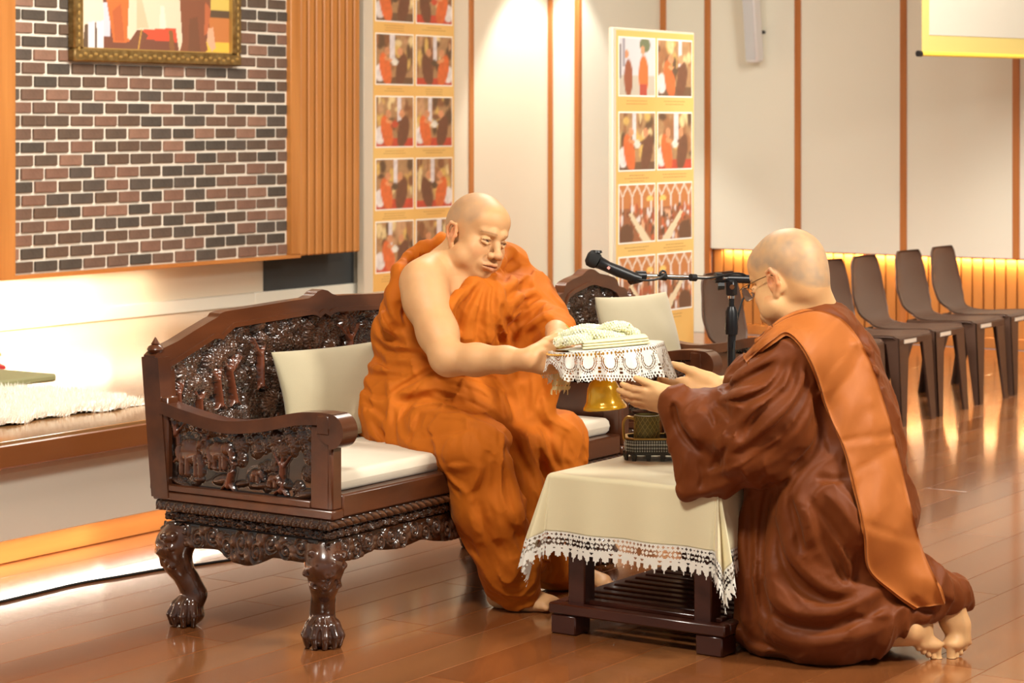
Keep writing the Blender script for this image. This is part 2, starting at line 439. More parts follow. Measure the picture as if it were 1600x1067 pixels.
M['boardedge'] = mat('board_edge_pale', lin(206, 194, 174), 0.5)
M['photoborder'] = mat('white_photo_border', lin(240, 232, 218), 0.5)
M['captions'] = mat('caption_lettering', lin(188, 146, 84), 0.6)
M['screenwhite'] = mat('screen_fabric', lin(176, 168, 154), 0.7)
M['screenyel'] = mat('screen_yellow_border', lin(186, 164, 96), 0.6)
M['screenrod'] = mat('screen_rod_yellow', lin(226, 190, 70), 0.4)
M['black'] = mat('black_plastic', lin(22, 22, 24), 0.4)
M['speaker'] = mat('white_speaker_shell', lin(226, 226, 226), 0.45)
M['grille'] = mat('grey_speaker_grille', lin(196, 198, 200), 0.7)

def grid_plane(name, o, u, v, nu, nv, colors, m, parent):
    colors = colors*.76+np.array(lin(206, 170, 130))*.16  # pale warm haze mixed into the print colours
    """flat printed sheet: origin, two edge vectors, colours (nu,nv,3) painted on it"""
    s, t = np.meshgrid(np.linspace(0, 1, nu), np.linspace(0, 1, nv), indexing='ij')
    V = np.array(o)+s[..., None]*np.array(u)+t[..., None]*np.array(v)
    return np_obj(name, V.reshape(-1, 3), grid_faces(nu, nv), m, parent, False, colors.reshape(-1, 3))

# ---------------- floor
floor = link('floor', G().box((-4.19, -6.5, -0.08), (6.5, 8.62, -0.006)).mesh('floor'), M['seam']); tag(floor, kind='structure')
pw, pl = 0.165, 1.9
pm = {}
for i in range(-13, int(5.3/pw)+1):
    a0 = -1.56+i*pw; BS = -2.6 if i >= 0 else (3.98 if i < -1 else -2.6)
    off = random.random()*pl
    for j in range(-1, 7):
        b0 = -2.2+j*pl-off+pl*0.5; b1 = min(b0+pl, 8.6); b0c = max(b0, BS)
        if b1-b0c < 0.1: continue
        k = random.randrange(5); key = (k, round(b1-b0c, 3))
        if key not in pm:
            g = G().box((0.0007, 0.0007, -0.02), (pw-0.0007, b1-b0c-0.0007, 0), bev=0.0008); me = g.mesh('plank'); me.materials.append(M['floor'][k]); pm[key] = me
        p = bpy.data.objects.new('plank', pm[key]); COL.objects.link(p); p.parent = floor; p.location = (a0, b0c, 0)
nf = link('floor_margin', G().box((-1.56, -6.5, -0.02), (6.5, -2.6, 0)).mesh('floor_margin'), M['floor'][0], floor)
nf = link('floor_margin', G().box((-1.56+33*pw, -2.6, -0.02), (6.5, 8.6, 0)).mesh('floor_margin'), M['floor'][1], floor)

ceil = link('ceiling', G().box((-4.3, -6.5, 3.2), (6.5, 8.7, 3.3)).mesh('ceiling'), M['white']); tag(ceil, kind='structure')

# ---------------- left wall behind the stage, brick panel, slats
wl = link('wall_left', G().box((-4.3, -3.0, 0), (-4.2, 7.56, 3.2)).mesh('wall_left'), M['cream']); tag(wl, kind='structure')
G().box((-4.2, -2.0, 0.42), (-4.17, 4.62, 0.49), bev=0.004).build('skirting', M['white'], wl)
G().box((-4.2, 4.62, 0.42), (-4.17, 6.6, 0.49), bev=0.004).build('skirting', M['white'], wl)
PB0, PB1, PZ = 2.65, 4.63, 0.70
G().box((-4.2, PB0, PZ), (-3.962, PB1, 2.75)).build('mortar_bed', M['mortar'], wl)
G().box((-4.2, 1.2, PZ-0.02), (-3.93, PB0, 2.8), bev=0.004).build('side_board', M['pine'], wl)
G().box((-4.2, PB0, PZ-0.02), (-3.935, PB1+0.09, PZ), bev=0.002).build('bottom_board', M['pine_h'], wl)
G().box((-4.2, PB1, PZ), (-3.93, PB1+0.085, 2.8), bev=0.004).build('side_board', M['pine'], wl)
bw, bh = 0.160, 0.0618
bmesh_ = []
for k in range(7):
    for q in range(2):
        r = random.Random(k*7+q)
        def jit(): return r.uniform(-0.002, 0.002)
        g = G().box((0, 0.0085+jit(), 0.0068+jit()), (0.011+r.uniform(0, .003), bw-0.0085+jit(), bh-0.0068+jit()), bev=0.003)
        me = g.mesh('brick'); me.materials.append(M['brick'][k]); bmesh_.append(me)
cutm = {}
for row in range(22):
    off = (0.5 if row % 2 else 0.0)*bw+rng.uniform(-.008, .008)
    z = PZ+0.002+row*bh
    x = PB0-off-bw*0.2
    while x < PB1-0.01:
        b0, b1 = max(x, PB0+0.001), min(x+bw, PB1-0.001)
        if b1-b0 > 0.018:
            k = rng.choice(7, p=[.2, .17, .13, .17, .08, .12, .13])
            full = (b1-b0) > bw-0.001
            if full: me = bmesh_[k*2+rng.randint(2)]
            else:
                g = G().box((0, 0.003 if x < PB0 else 0.0085, 0.0068), (0.012, b1-b0-0.006, bh-0.0068), bev=0.002); me = g.mesh('brick'); me.materials.append(M['brick'][k])
            o = bpy.data.objects.new('brick', me); COL.objects.link(o); o.parent = wl
            o.location = (-3.962+rng.uniform(-.0015, .001), b0, z); o.rotation_euler = (rng.uniform(-.006, .006), 0, rng.uniform(-.004, .004))
        x += bw
g = G()
for row in range(22, 33):
    x = PB0-(0.5 if row % 2 else 0.0)*bw-bw*.2
    while x < PB1-.01:
        b0, b1 = max(x, PB0+.001), min(x+bw, PB1-.001)
        if b1-b0 > .018: g.box((-3.962, b0+(.0085 if x >= PB0 else .003), PZ+.002+row*bh+.0068), (-3.950, b1-.008, PZ+.002+(row+1)*bh-.0068))
        x += bw
g.build('upper_bricks', M['brick'][0], wl)['kind'] = 'stuff'
sl0, sp = PB1+0.09, 0.0665
G().box((-4.2, sl0-0.005, PZ), (-3.985, sl0+8*sp+0.005, 2.8)).build('slat_backing', mat('slat_groove_wood', lin(76, 42, 18), 0.6), wl)
sm = G().box((-0.0, 0.006, 0), (0.045, sp-0.011, 2.1), bev=0.006).mesh('slat'); sm.materials.append(M['pine'])
for i in range(8):
    o = bpy.data.objects.new('slat', sm); COL.objects.link(o); o.parent = wl; o.location = (-3.985, sl0+i*sp, PZ-0.01)
G().box((-4.2, 4.72, 0.49), (-4.185, 5.5, PZ)).build('recess_shade_board', M['darkgap'], wl)  # dark board stands in for the shade in the recess below the slats
# battens on the left wall
for b in (6.68,):
    G().box((-4.2, b-0.022, 0), (-4.188, b+0.022, 3.2), bev=0.002).build('batten', M['batten'], wl)

# ---------------- corner pier and far wall with battens and low lit wainscot
pier = link('wall_corner', G().box((-4.3, 7.56, 0), (-3.97, 8.72, 3.2)).mesh('wall_corner'), M['white']); tag(pier, kind='structure')
G().box((-3.99, 7.535, 0), (-3.955, 7.575, 3.2), bev=0.003).build('batten', M['batten'], pier)
G().box((-4.2, 7.545, 0), (-4.165, 7.56, 3.2), bev=0.003).build('batten', M['batten'], pier)
wb = link('wall_back', G().box((-3.97, 8.66, 0), (6.5, 8.76, 3.2)).mesh('wall_back'), M['cream']); tag(wb, kind='structure')
bat = [-3.95, -3.606, -2.935, -2.19, -1.44, -0.69, 0.06, 0.81, 1.56, 2.31]
WZ = 0.565
for i in range(len(bat)-1):
    z0 = 0.0 if i == 0 else WZ
    G().box((bat[i]+0.004, 8.6, z0), (bat[i+1]-0.004, 8.66, 3.2), bev=0.003).build('wall_panel', M['white'], wb)
for i, a in enumerate(bat):
    z0 = 0.0 if i in (0, 1) else WZ
    if i == 3: z0 = 0.0
    G().box((a-0.022, 8.588, z0), (a+0.022, 8.604, 3.2), bev=0.002).build('batten', M['batten'], wb)
G().box((bat[1], 8.655, 0.07), (2.3, 8.66, WZ)).build('slat_backing', mat('wainscot_groove_wood', lin(120, 62, 20), 0.6), wb)
sp2 = 0.0735
sm2 = G().box((0.005, 0, 0), (sp2-0.005, 0.022, WZ-0.07+0.02), bev=0.004).mesh('slat'); sm2.materials.append(M['pine'])
for i in range(int((2.3-bat[1])/sp2)):
    o = bpy.data.objects.new('slat', sm2); COL.objects.link(o); o.parent = wb; o.location = (bat[1]+0.024+i*sp2, 8.634, 0.07)
G().box((bat[1], 8.625, 0), (2.3, 8.66, 0.07), bev=0.004).build('skirting', M['pine_h'], wb)

# ---------------- stage
st = thing('stage', 'low wooden stage with an orange wood edge and white riser behind the sofa', 'stage', (-2.8, 1.5, 0))
SE = 4.0
G().box((-4.19, -3.0, 0.39), (-1.395, SE, 0.42), bev=0.003).build('deck', M['deck'], st)
G().box((-4.19, SE+.001, 0.39), (-3.62, 6.62, 0.42), bev=0.003).build('deck', M['deck'], st)
G().box((-1.46, -3.0, 0.335), (-1.39, SE, 0.408), bev=0.005).build('edge_board', M['fascia'], st)
G().box((-1.475, -3.0, 0.10), (-1.440, SE-.05, 0.336), bev=.003).build('riser', M['white'], st)
G().box((-4.15, SE-.06, 0.0), (-1.57, SE-.02, 0.39)).build('riser', M['white'], st)
G().box((-3.70, SE, 0.0), (-3.65, 6.6, 0.39)).build('riser', M['white'], st)
G().box((-1.59, -3.0, 0.0), (-1.555, SE-.05, 0.3), bev=0.004).build('skirting', M['pine_h'], st)
G().box((-1.440, -3.0, 0.312), (-1.432, SE-.05, 0.335)).build('batten', M['cream'], st)  # beige strip put in for the shaded band beneath the edge board

# ---------------- painted pictures
class Paint:
    def __init__(s, nu, nv, c):
        s.c = np.ones((nu, nv, 3))*np.array(lin(*c)); s.u, s.v = np.meshgrid(np.linspace(0, 1, nu), np.linspace(0, 1, nv), indexing='ij')
    def put(s, m, c, a=1.0): m = m[..., None]*a; s.c = s.c*(1-m)+np.array(lin(*c))*m; return s
    def ell(s, x, y, rx, ry, c, ang=0, soft=0.15):
        du, dv = s.u-x, s.v-y; ca, sa = math.cos(ang), math.sin(ang); p = (du*ca+dv*sa)/rx; q = (-du*sa+dv*ca)/ry
        d = np.sqrt(p*p+q*q); return s.put(np.clip((1-d)/soft+0.5, 0, 1), c)
    def rect(s, x0, y0, x1, y1, c): return s.put(((s.u >= x0) & (s.u <= x1) & (s.v >= y0) & (s.v <= y1)).astype(float), c)
    def poly(s, P, c):
        ins = np.zeros(s.u.shape, bool); n = len(P)
        for i in range(n):
            (x1, y1), (x2, y2) = P[i], P[(i+1) % n]
            if y1 == y2: continue
            cr = ((y1 > s.v) != (y2 > s.v)) & (s.u < (x2-x1)*(s.v-y1)/(y2-y1)+x1); ins ^= cr
        return s.put(ins.astype(float), c)
    def line(s, x0, y0, x1, y1, w, c):
        dx, dy = x1-x0, y1-y0; t = np.clip(((s.u-x0)*dx+(s.v-y0)*dy)/(dx*dx+dy*dy), 0, 1)
        d = np.hypot(s.u-x0-t*dx, s.v-y0-t*dy); return s.put(np.clip((w-d)/(w*0.5)+0.5, 0, 1), c)
def ceremony(r, flip=False, carpet=True):
    p = Paint(30, 34, (170, 130, 90))
    for k in range(26):
        c = [(214, 176, 96), (120, 70, 44), (196, 150, 110), (70, 46, 34), (230, 206, 150), (150, 96, 60)][r.randrange(6)]
        p.ell(r.random(), r.uniform(.35, 1), r.uniform(.03, .12), r.uniform(.05, .2), c, 0, .5)
    x = r.uniform(.3, .6); p.rect(x, .5, x+.12, 1, (226, 220, 222))
    p.rect(0, 0, 1, r.uniform(.12, .2), (196, 48, 34) if carpet else (90, 60, 44))
    p.ell(.1, .22, .14, .18, (232, 226, 224))
    for sgn, xx, c in ((1, r.uniform(.24, .34), (222, 98, 40)), (-1, r.uniform(.68, .8), (92, 44, 34))):
        p.ell(xx, .3, .15, .34, c, .25*sgn); p.ell(xx+.04*sgn, .66, .075, .085, (214, 146, 104))
        p.line(xx, .52, xx+.2*sgn, .46, .035, (224, 150, 100) if sgn > 0 else c)
    p.ell(.5, .45, .09, .07, r.choice([(236, 232, 220), (60, 44, 36), (200, 60, 40)]))
    if flip: p.c = p.c[::-1].copy()
    p.c *= (0.85+0.3*vnoise(np.stack([p.u, p.v, p.u*0], -1)*1.0, 16, r.randrange(99)))[..., None]
    return p.c
def congregation(r, flip=False):
    p = Paint(34, 34, (150, 84, 52))
    p.rect(0, .6, 1, 1, (196, 118, 60))
    for k in range(4):
        x = .1+.27*k; p.line(x, .45, x, .8, .025, (236, 224, 214)); p.line(x, .8, x+.14, 1, .02, (232, 214, 196)); p.line(x, .8, x-.14, 1, .02, (232, 214, 196))
    for k in range(60):
        c = [(206, 92, 52), (120, 54, 36), (70, 42, 32), (226, 168, 130), (230, 222, 220), (174, 70, 40)][r.randrange(6)]
        p.ell(r.random(), r.uniform(0, .6), r.uniform(.02, .05), r.uniform(.03, .09), c, 0, .5)
    p.poly([(.1, 0), (.36, 0), (.75, .5), (.66, .52)], (232, 214, 178))
    p.ell(.8, .12, .2, .2, (84, 44, 32)); p.ell(.14, .75, .1, .05, (252, 206, 110))
    if flip: p.c = p.c[::-1].copy()
    return p.c
def street(r):
    p = Paint(30, 34, (214, 214, 220))
    p.rect(0, 0, 1, .35, (196, 190, 176)); p.ell(.72, .9, .15, .14, (86, 112, 84)); p.rect(.1, .5, .16, 1, (150, 152, 166)); p.rect(.0, .3, .05, .9, (120, 120, 130))
    p.ell(.25, .3, .12, .33, (140, 60, 40)); p.ell(.2, .72, .05, .08, (206, 140, 100)); p.ell(.68, .35, .14, .36, (226, 104, 40)); p.rect(.58, 0, .76, .2, (176, 44, 44)); p.ell(.66, .8, .06, .08, (214, 150, 110))
    return p.c

def display_board(a, b0, b1, z0, z1, rows, ph, label, kinds, edge=0.05, capseed=1, dp=0.05):
    th = thing('display_board', label, 'board', (a, (b0+b1)/2, z0), group=None)
    G().box((a-dp, b0, z0), (a, b1, z1), bev=0.004).build('panel', M['boardedge'], th)
    G().box((a, b0+edge, z0+0.02), (a+0.003, b1-0.012, z1-0.012)).build('poster', M['boardface'], th)
    w = (b1-b0-edge-0.012); c0 = b0+edge; r = random.Random(capseed); caps = G()
    for i, zt in enumerate(rows):
        for j in (0, 1):
            x0 = c0+w*(0.03+0.49*j); x1 = x0+w*0.445
            G().box((a+0.003, x0-0.008, zt-ph-0.008), (a+0.0045, x1+0.008, zt+0.008)).build('photo_border', M['photoborder'], th)
            k = kinds[(i*2+j) % len(kinds)]
            c = {'c': lambda: ceremony(r, r.random() < .3, r.random() < .7), 'g': lambda: congregation(r, j == 0), 's': lambda: street(r)}[k]()
            grid_plane('photo_print', (a+0.0052, x0, zt-ph), (0, x1-x0, 0), (0, 0, ph), c.shape[0], c.shape[1], c, M['print'], th)
            for q in range(r.randint(2, 3)):
                hw = (x1-x0)*r.uniform(.2, .36); zc = zt-ph-0.030-q*0.014; xc = (x0+x1)/2; y = xc-hw
                while y < xc+hw:
                    wl_ = r.uniform(.008, .022); caps.box((a+0.003, y, zc), (a+0.0036, min(y+wl_, xc+hw), zc+0.005)); y += wl_+0.005
    caps.build('caption', M['captions'], th)['kind'] = 'stuff'
    return th
r1 = [1.815, 1.455, 1.095, 0.735]
display_board(-1.74, 4.33, 5.105, 0.03, 1.852, [1.803, 1.449, 1.107, 0.765], 0.268, 'yellow photo display board standing on the floor behind the microphone', 'scccggggcc', 0.03, 1, 0.025)
display_board(-4.09, 5.47, 6.36, 0.42, 2.5, [2.275, 1.912, 1.552, 1.192, 0.832], 0.283, 'yellow photo display board standing on the stage beside the slatted wood', 'cccccccccc', 0.085, 5)

# ---------------- framed painting on the bricks
pf = thing('framed_picture', 'large gilt framed picture of a kneeling figure hung on the bricks', 'picture', (-3.92, 3.6, 1.69))
A0, A1, B0, B1, Z0, Z1 = -3.955, -3.905, 3.0, 4.205, 1.695, 2.62
fw = 0.062
for lo, hi, nm in (((B0, Z0), (B1, Z0+fw), 'frame_rail'), ((B0, Z1-fw), (B1, Z1), 'frame_rail'), ((B0, Z0+fw), (B0+fw, Z1-fw), 'frame_stile'), ((B1-fw, Z0+fw), (B1, Z1-fw), 'frame_stile')):
    G().box((A0, lo[0], lo[1]), (A1, hi[0], hi[1]), bev=0.008).build(nm, M['gold'], pf)
g = G()
for i in range(34):
    y = B0+0.04+i*(B1-B0-0.08)/33
    g.ball((A1-0.002, y, Z0+fw*0.5+(0.006 if i % 2 else -0.004)), 0.011, 6, 4, sc=(0.5, 1.3, 0.8))
for i in range(26):
    for y in (B0+fw*.5, B1-fw*.5): g.ball((A1-0.002, y, Z0+0.06+i*0.034), 0.010, 6, 4, sc=(0.5, .8, 1.3))
g.build('carved_ornament', M['gold_in'], pf)['kind'] = 'stuff'
P = Paint(220, 150, (92, 30, 34)); VM = 0.62  # painted area in view is the lower part
def pp(pts): return [((x-133)/1285, (432-y)/432*0.33) for x, y in pts]
P.rect(0, .40, 1, 1, (120, 60, 40))
P.poly(pp([(1120, 440), (1420, 440), (1420, 200), (1240, 200), (1200, 330)]), (236, 190, 60))
P.poly(pp([(1230, 330), (1420, 330), (1420, 130), (1230, 130)]), (190, 110, 50)); P.poly(pp([(1240, 130), (1420, 130), (1420, 70), (1240, 70)]), (40, 30, 30)); P.poly(pp([(1240, 70), (1420, 70), (1420, -60), (1240, -60)]), (214, 190, 90))
P.poly(pp([(133, 60), (330, 60), (330, 440), (133, 440)]), (40, 34, 34)); P.poly(pp([(320, 60), (380, 60), (380, 320), (330, 320)]), (206, 206, 224))
P.poly(pp([(133, -90), (320, -90), (330, 200), (180, 240), (160, 430), (133, 430)]), (236, 220, 200)); P.poly(pp([(205, 215), (262, 210), (262, 432), (205, 432)]), (232, 224, 232)); P.poly(pp([(272, 210), (330, 200), (330, 432), (280, 432)]), (238, 230, 236))
P.poly(pp([(330, -90), (560, -90), (540, 360), (410, 370), (380, 200)]), (206, 96, 34)); P.poly(pp([(400, 120), (470, 60), (500, 360), (420, 360)]), (176, 74, 30))
P.poly(pp([(650, 230), (940, 220), (940, 345), (650, 330)]), (226, 52, 34))
P.poly(pp([(540, -90), (960, -90), (990, 360), (960, 420), (930, 230), (600, 262), (550, 340), (522, 330)]), (232, 214, 190)); P.poly(pp([(600, 0), (640, 0), (700, 240), (600, 250)]), (214, 190, 160)); P.poly(pp([(800, 60), (830, 60), (850, 235), (790, 235)]), (246, 234, 214))
P.poly(pp([(560, 340), (640, 260), (700, 300), (600, 430), (470, 430)]), (92, 40, 36)); P.poly(pp([(870, 250), (905, 250), (925, 430), (880, 420)]), (120, 70, 30)); P.line(*[(q) for pt in pp([(640, 260), (612, 420)]) for q in pt], .004, (200, 150, 60))
P.poly(pp([(965, -90), (1220, -90), (1240, 100), (1190, 300), (1215, 400), (1120, 460), (960, 430), (1000, 300), (975, 120)]), (110, 48, 36)); P.poly(pp([(1190, 0), (1240, 60), (1215, 260), (1180, 280)]), (176, 84, 50)); P.poly(pp([(1050, 150), (1120, 130), (1150, 420), (1040, 440)]), (88, 36, 30))
P.poly(pp([(1215, 220), (1260, 210), (1285, 380), (1250, 410), (1205, 330)]), (222, 170, 140))
P.rect(0, .42, 1, 1, (150, 90, 60)); P.ell(.3, .75, .1, .2, (206, 96, 34)); P.ell(.78, .75, .1, .2, (120, 50, 36)); P.ell(.33, .93, .04, .06, (220, 160, 110)); P.ell(.72, .9, .04, .06, (220, 160, 110))
grid_plane('canvas', (A0+0.02, B0+fw-.004, Z0+fw-.004), (0, B1-B0-2*fw+.008, 0), (0, 0, Z1-Z0-2*fw+.008), 220, 150, P.c, M['print'], pf)
g = G()
for lo, hi in (((B0+fw-.006, Z0+fw-.006), (B1-fw+.006, Z0+fw+.006)), ((B0+fw-.006, Z0+fw-.006), (B0+fw+.006, Z1-fw)), ((B1-fw-.006, Z0+fw-.006), (B1-fw+.006, Z1-fw))): g.box((A0+.015, lo[0], lo[1]), (A1-0.01, hi[0], hi[1]))
g.build('frame_lip', M['gold_in'], pf)

# ---------------- roll-up screen at the upper right and wall speaker
p0 = W(1440, 84, 12.0); p1 = W(1640, 89.3, 12.68); d = (p1-p0); d[2] = 0; Ls = np.linalg.norm(d); d /= Ls; zb = p0[2]
sc = thing('projection_screen', 'white roll screen with a yellow border at the upper right', 'screen', tuple(p0), math.atan2(d[1], d[0]))
Ls = 2.2
G().box((0, -0.004, 0.0), (Ls, 0.0, 1.3)).build('border', M['screenyel'], sc, world=False)
G().box((0.055, -0.0075, 0.10), (Ls-.055, -0.0045, 1.25)).build('screen_fabric', M['screenwhite'], sc, world=False)
G().tube([(-0.012, -0.004, 0), (Ls+0.012, -0.004, 0)], 0.013, 10).build('rod', M['screenrod'], sc, world=False)
G().tube([(-0.035, -0.004, 0), (-0.010, -0.004, 0)], 0.017, 10).build('end_cap', M['black'], sc, world=False)
G().tube([(-0.1, 0, 1.33), (Ls+0.1, 0, 1.33)], 0.045, 12).build('housing', M['screenwhite'], sc, world=False)
sp0 = Wb(1177, 97, 8.45)
sk = thing('wall_speaker', 'slim white column speaker tilted down high on the white wall', 'speaker', (sp0[0], 8.47, sp0[2]))
Mr = Matrix.Rotation(math.radians(7), 4, 'X')
G().box((-0.045, -0.05, 0), (0.045, 0.05, 1.0), Mr, bev=0.012).build('cabinet', M['speaker'], sk, world=False)
G().box((-0.036, -0.056, 0.02), (0.036, -0.049, 0.98), Mr, bev=0.002).build('grille', M['grille'], sk, world=False)
G().tube([(0, 0.13, 0.2), (0, 0.02, 0.2)], 0.012, 8).build('bracket', M['black'], sk, world=False)
G().tube([(0, 0.13, 0.8), (0, 0.0, 0.8)], 0.012, 8).build('bracket', M['black'], sk, world=False)

# ================================================================== carved sofa and armchair
M['rosewood'] = mat('lacquered_rosewood', lin(94, 52, 29), 0.28, coat=0.4, coat_rough=0.12, var=lin(62, 32, 18), vscale=4, vstretch=(3, 0.6, 3), bump=0.03, bscale=80)
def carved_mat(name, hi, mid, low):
    """lacquered carving: dark stain and occlusion shade painted into the hollows (vertex colour stores the carved depth)"""
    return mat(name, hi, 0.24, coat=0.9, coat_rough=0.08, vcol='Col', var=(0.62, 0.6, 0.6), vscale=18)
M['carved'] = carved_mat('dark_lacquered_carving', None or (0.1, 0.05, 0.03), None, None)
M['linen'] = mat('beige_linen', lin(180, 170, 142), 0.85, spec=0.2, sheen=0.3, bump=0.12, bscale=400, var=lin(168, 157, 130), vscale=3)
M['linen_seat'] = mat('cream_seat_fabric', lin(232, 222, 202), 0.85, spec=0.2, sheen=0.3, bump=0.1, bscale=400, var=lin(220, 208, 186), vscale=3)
C_HI = np.array(lin(104, 72, 52)); C_MID = np.array(lin(66, 42, 30)); C_LOW = np.array(lin(20, 13, 10)); C_RED = np.array(lin(120, 64, 40))  # low tone carries painted recess shade along with the dark stain
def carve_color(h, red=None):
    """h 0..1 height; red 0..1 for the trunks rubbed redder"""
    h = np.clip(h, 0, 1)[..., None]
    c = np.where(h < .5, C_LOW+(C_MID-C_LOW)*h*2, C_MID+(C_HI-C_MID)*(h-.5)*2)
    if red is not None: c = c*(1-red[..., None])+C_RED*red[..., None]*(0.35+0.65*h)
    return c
def rosette(X, Y, cx, cy, R, n, ph, s=1.0):
    dx, dy = X-cx, Y-cy; d = np.hypot(dx, dy)/R; t = np.arctan2(dy, dx)
    pet = np.abs(np.cos(n*0.5*t+ph)); dome = np.sqrt(np.clip(1-d*d, 0, 1))
    inner = np.abs(np.cos(n*0.5*t+ph+0.9)); hh = dome*(0.45+0.55*np.where(d > .45, pet, inner))
    return s*hh*(d < 1)
def seg(X, Y, x0, y0, x1, y1, w0, w1):
    dx, dy = x1-x0, y1-y0; t = np.clip(((X-x0)*dx+(Y-y0)*dy)/(dx*dx+dy*dy), 0, 1)
    d = np.hypot(X-x0-t*dx, Y-y0-t*dy)/(w0+(w1-w0)*t); return np.sqrt(np.clip(1-d*d, 0, 1))
def forest(nu, nv, LX, LZ, seed, animals=False, Rm=0.026, dens=1.0):
    r = random.Random(seed); X, Y = np.meshgrid(np.linspace(0, LX, nu), np.linspace(0, LZ, nv), indexing='ij')
    H = np.full(X.shape, 0.05); RED = np.zeros_like(X)
    n = int(LX*LZ/(Rm*Rm)*1.05*dens)
    base = []
    trunks = []
    for k in range(int(LX/0.085)):
        x = (k+.5)*0.085+r.uniform(-.02, .02)
        if animals and r.random() < .45: continue
        y = r.uniform(0.0, LZ*.5); L = r.uniform(.4, .62)*min(LZ, .3)
        trunks.append((x, y, L, r.uniform(-.02, .02)))
    for i in range(n):
        cx, cy = r.uniform(0, LX), r.uniform(0.02, LZ)
        if animals and cy < LZ*.48 and r.random() < .85: continue
        base.append((cx, cy, r.uniform(.7, 1.25)*Rm, r.choice([7, 8, 9, 10]), r.uniform(0, 3), r.uniform(.45, .8)))
    for c in base:
        cx, cy, R = c[:3]; i0, i1 = np.searchsorted(X[:, 0], [cx-R, cx+R]); j0, j1 = np.searchsorted(Y[0], [cy-R, cy+R])
        if i1-i0 < 2 or j1-j0 < 2: continue
        sl = (slice(i0, i1), slice(j0, j1)); H[sl] = np.maximum(H[sl], rosette(X[sl], Y[sl], *c))
    for x, y, L, ln in trunks:
        w = 0.0085
        m = seg(X, Y, x, y, x+ln, y+L*.6, w*1.3, w); b = 0.95*m
        # carved hollow either side
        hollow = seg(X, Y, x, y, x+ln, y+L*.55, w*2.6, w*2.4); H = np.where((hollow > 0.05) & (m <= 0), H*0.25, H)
        for q in range(4):
            a = r.uniform(-.9, .9); x1, y1 = x+ln*.8+math.sin(a)*L*.42, y+L*.5+math.cos(a)*L*.42
            b = np.maximum(b, .85*seg(X, Y, x+ln*.8, y+L*.5, x1, y1, w*.6, w*.25))
            H = np.maximum(H, b)
        for q in (-1, 1): b = np.maximum(b, .8*seg(X, Y, x, y+.01, x+q*.022, y-.012, w*.9, w*.3))
        H = np.maximum(H, b); RED = np.maximum(RED, (b > 0.3)*1.0)
        for q in range(3):
            c = (x+ln+r.uniform(-.03, .03), y+L*.95+r.uniform(-.02, .03), Rm*r.uniform(.9, 1.2), 9, r.uniform(0, 3), 1.0)
            rr = rosette(X, Y, *c); RED = np.where(rr > .3, 0.1, RED); H = np.maximum(H, rr)
    if animals:
        def E(cx, cy, rx, ry, a, s):
            dx, dy = X-cx, Y-cy; ca, sa = math.cos(a), math.sin(a); d = np.hypot((dx*ca+dy*sa)/rx, (-dx*sa+dy*ca)/ry)
            return s*np.sqrt(np.clip(1-d*d, 0, 1))
        def elephant(x, y, k):
            b = E(x, y, .042*k, .031*k, 0, .85)
            b = np.maximum(b, E(x+.043*k, y+.012*k, .021*k, .023*k, 0, 1.0)); b = np.maximum(b, E(x+.033*k, y+.012*k, .012*k, .020*k, .3, 1.1))
            for dx in (-.028, -.01, .018, .032): b = np.maximum(b, .8*seg(X, Y, x+dx*k, y-.01*k, x+dx*k, y-.052*k, .0095*k, .008*k))
            b = np.maximum(b, .95*seg(X, Y, x+.058*k, y+.008*k, x+.070*k, y-.028*k, .009*k, .005*k)); b = np.maximum(b, .9*seg(X, Y, x+.070*k, y-.028*k, x+.084*k, y-.034*k, .005*k, .004*k))
            b = np.maximum(b, 1.05*seg(X, Y, x+.058*k, y-.004*k, x+.078*k, y-.018*k, .003*k, .002*k)); return b
        for (x, y, k) in ((LX*.14, LZ*.42, 1.15), (LX*.33, LZ*.46, .85), (LX*.72, LZ*.2, .42), (LX*.6, LZ*.24, .4)):
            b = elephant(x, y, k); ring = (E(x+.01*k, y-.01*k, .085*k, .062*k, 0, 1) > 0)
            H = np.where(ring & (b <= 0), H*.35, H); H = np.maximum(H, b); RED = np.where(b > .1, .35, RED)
        for k in range(7):
            x = LX*(k+.5)/7+r.uniform(-.01, .01); b = E(x, r.uniform(.0, LZ*.16), r.uniform(.02, .045), r.uniform(.008, .016), r.uniform(-.3, .3), .6); H = np.maximum(H, b)
    return X, Y, H, RED
def relief(name, O, U, Vv, N, X, Y, H, depth, m, parent, red=None, mask=None):
    """carved surface: O + X*U + Y*V + H*depth*N"""
    P = np.array(O)+X[..., None]*np.array(U)+Y[..., None]*np.array(Vv)+H[..., None]*depth*np.array(N)
    nu, nv = X.shape; Q = grid_faces(nu, nv); 
    # orient outward
    a = np.cross(U, Vv)
    if np.dot(a, N) < 0: Q = Q[:, ::-1]
    if mask is not None:
        ok = mask.reshape(-1); Q = Q[ok[Q].all(1)]
    return np_obj(name, P.reshape(-1, 3), Q, m, parent, True, carve_color(H, red).reshape(-1, 3))
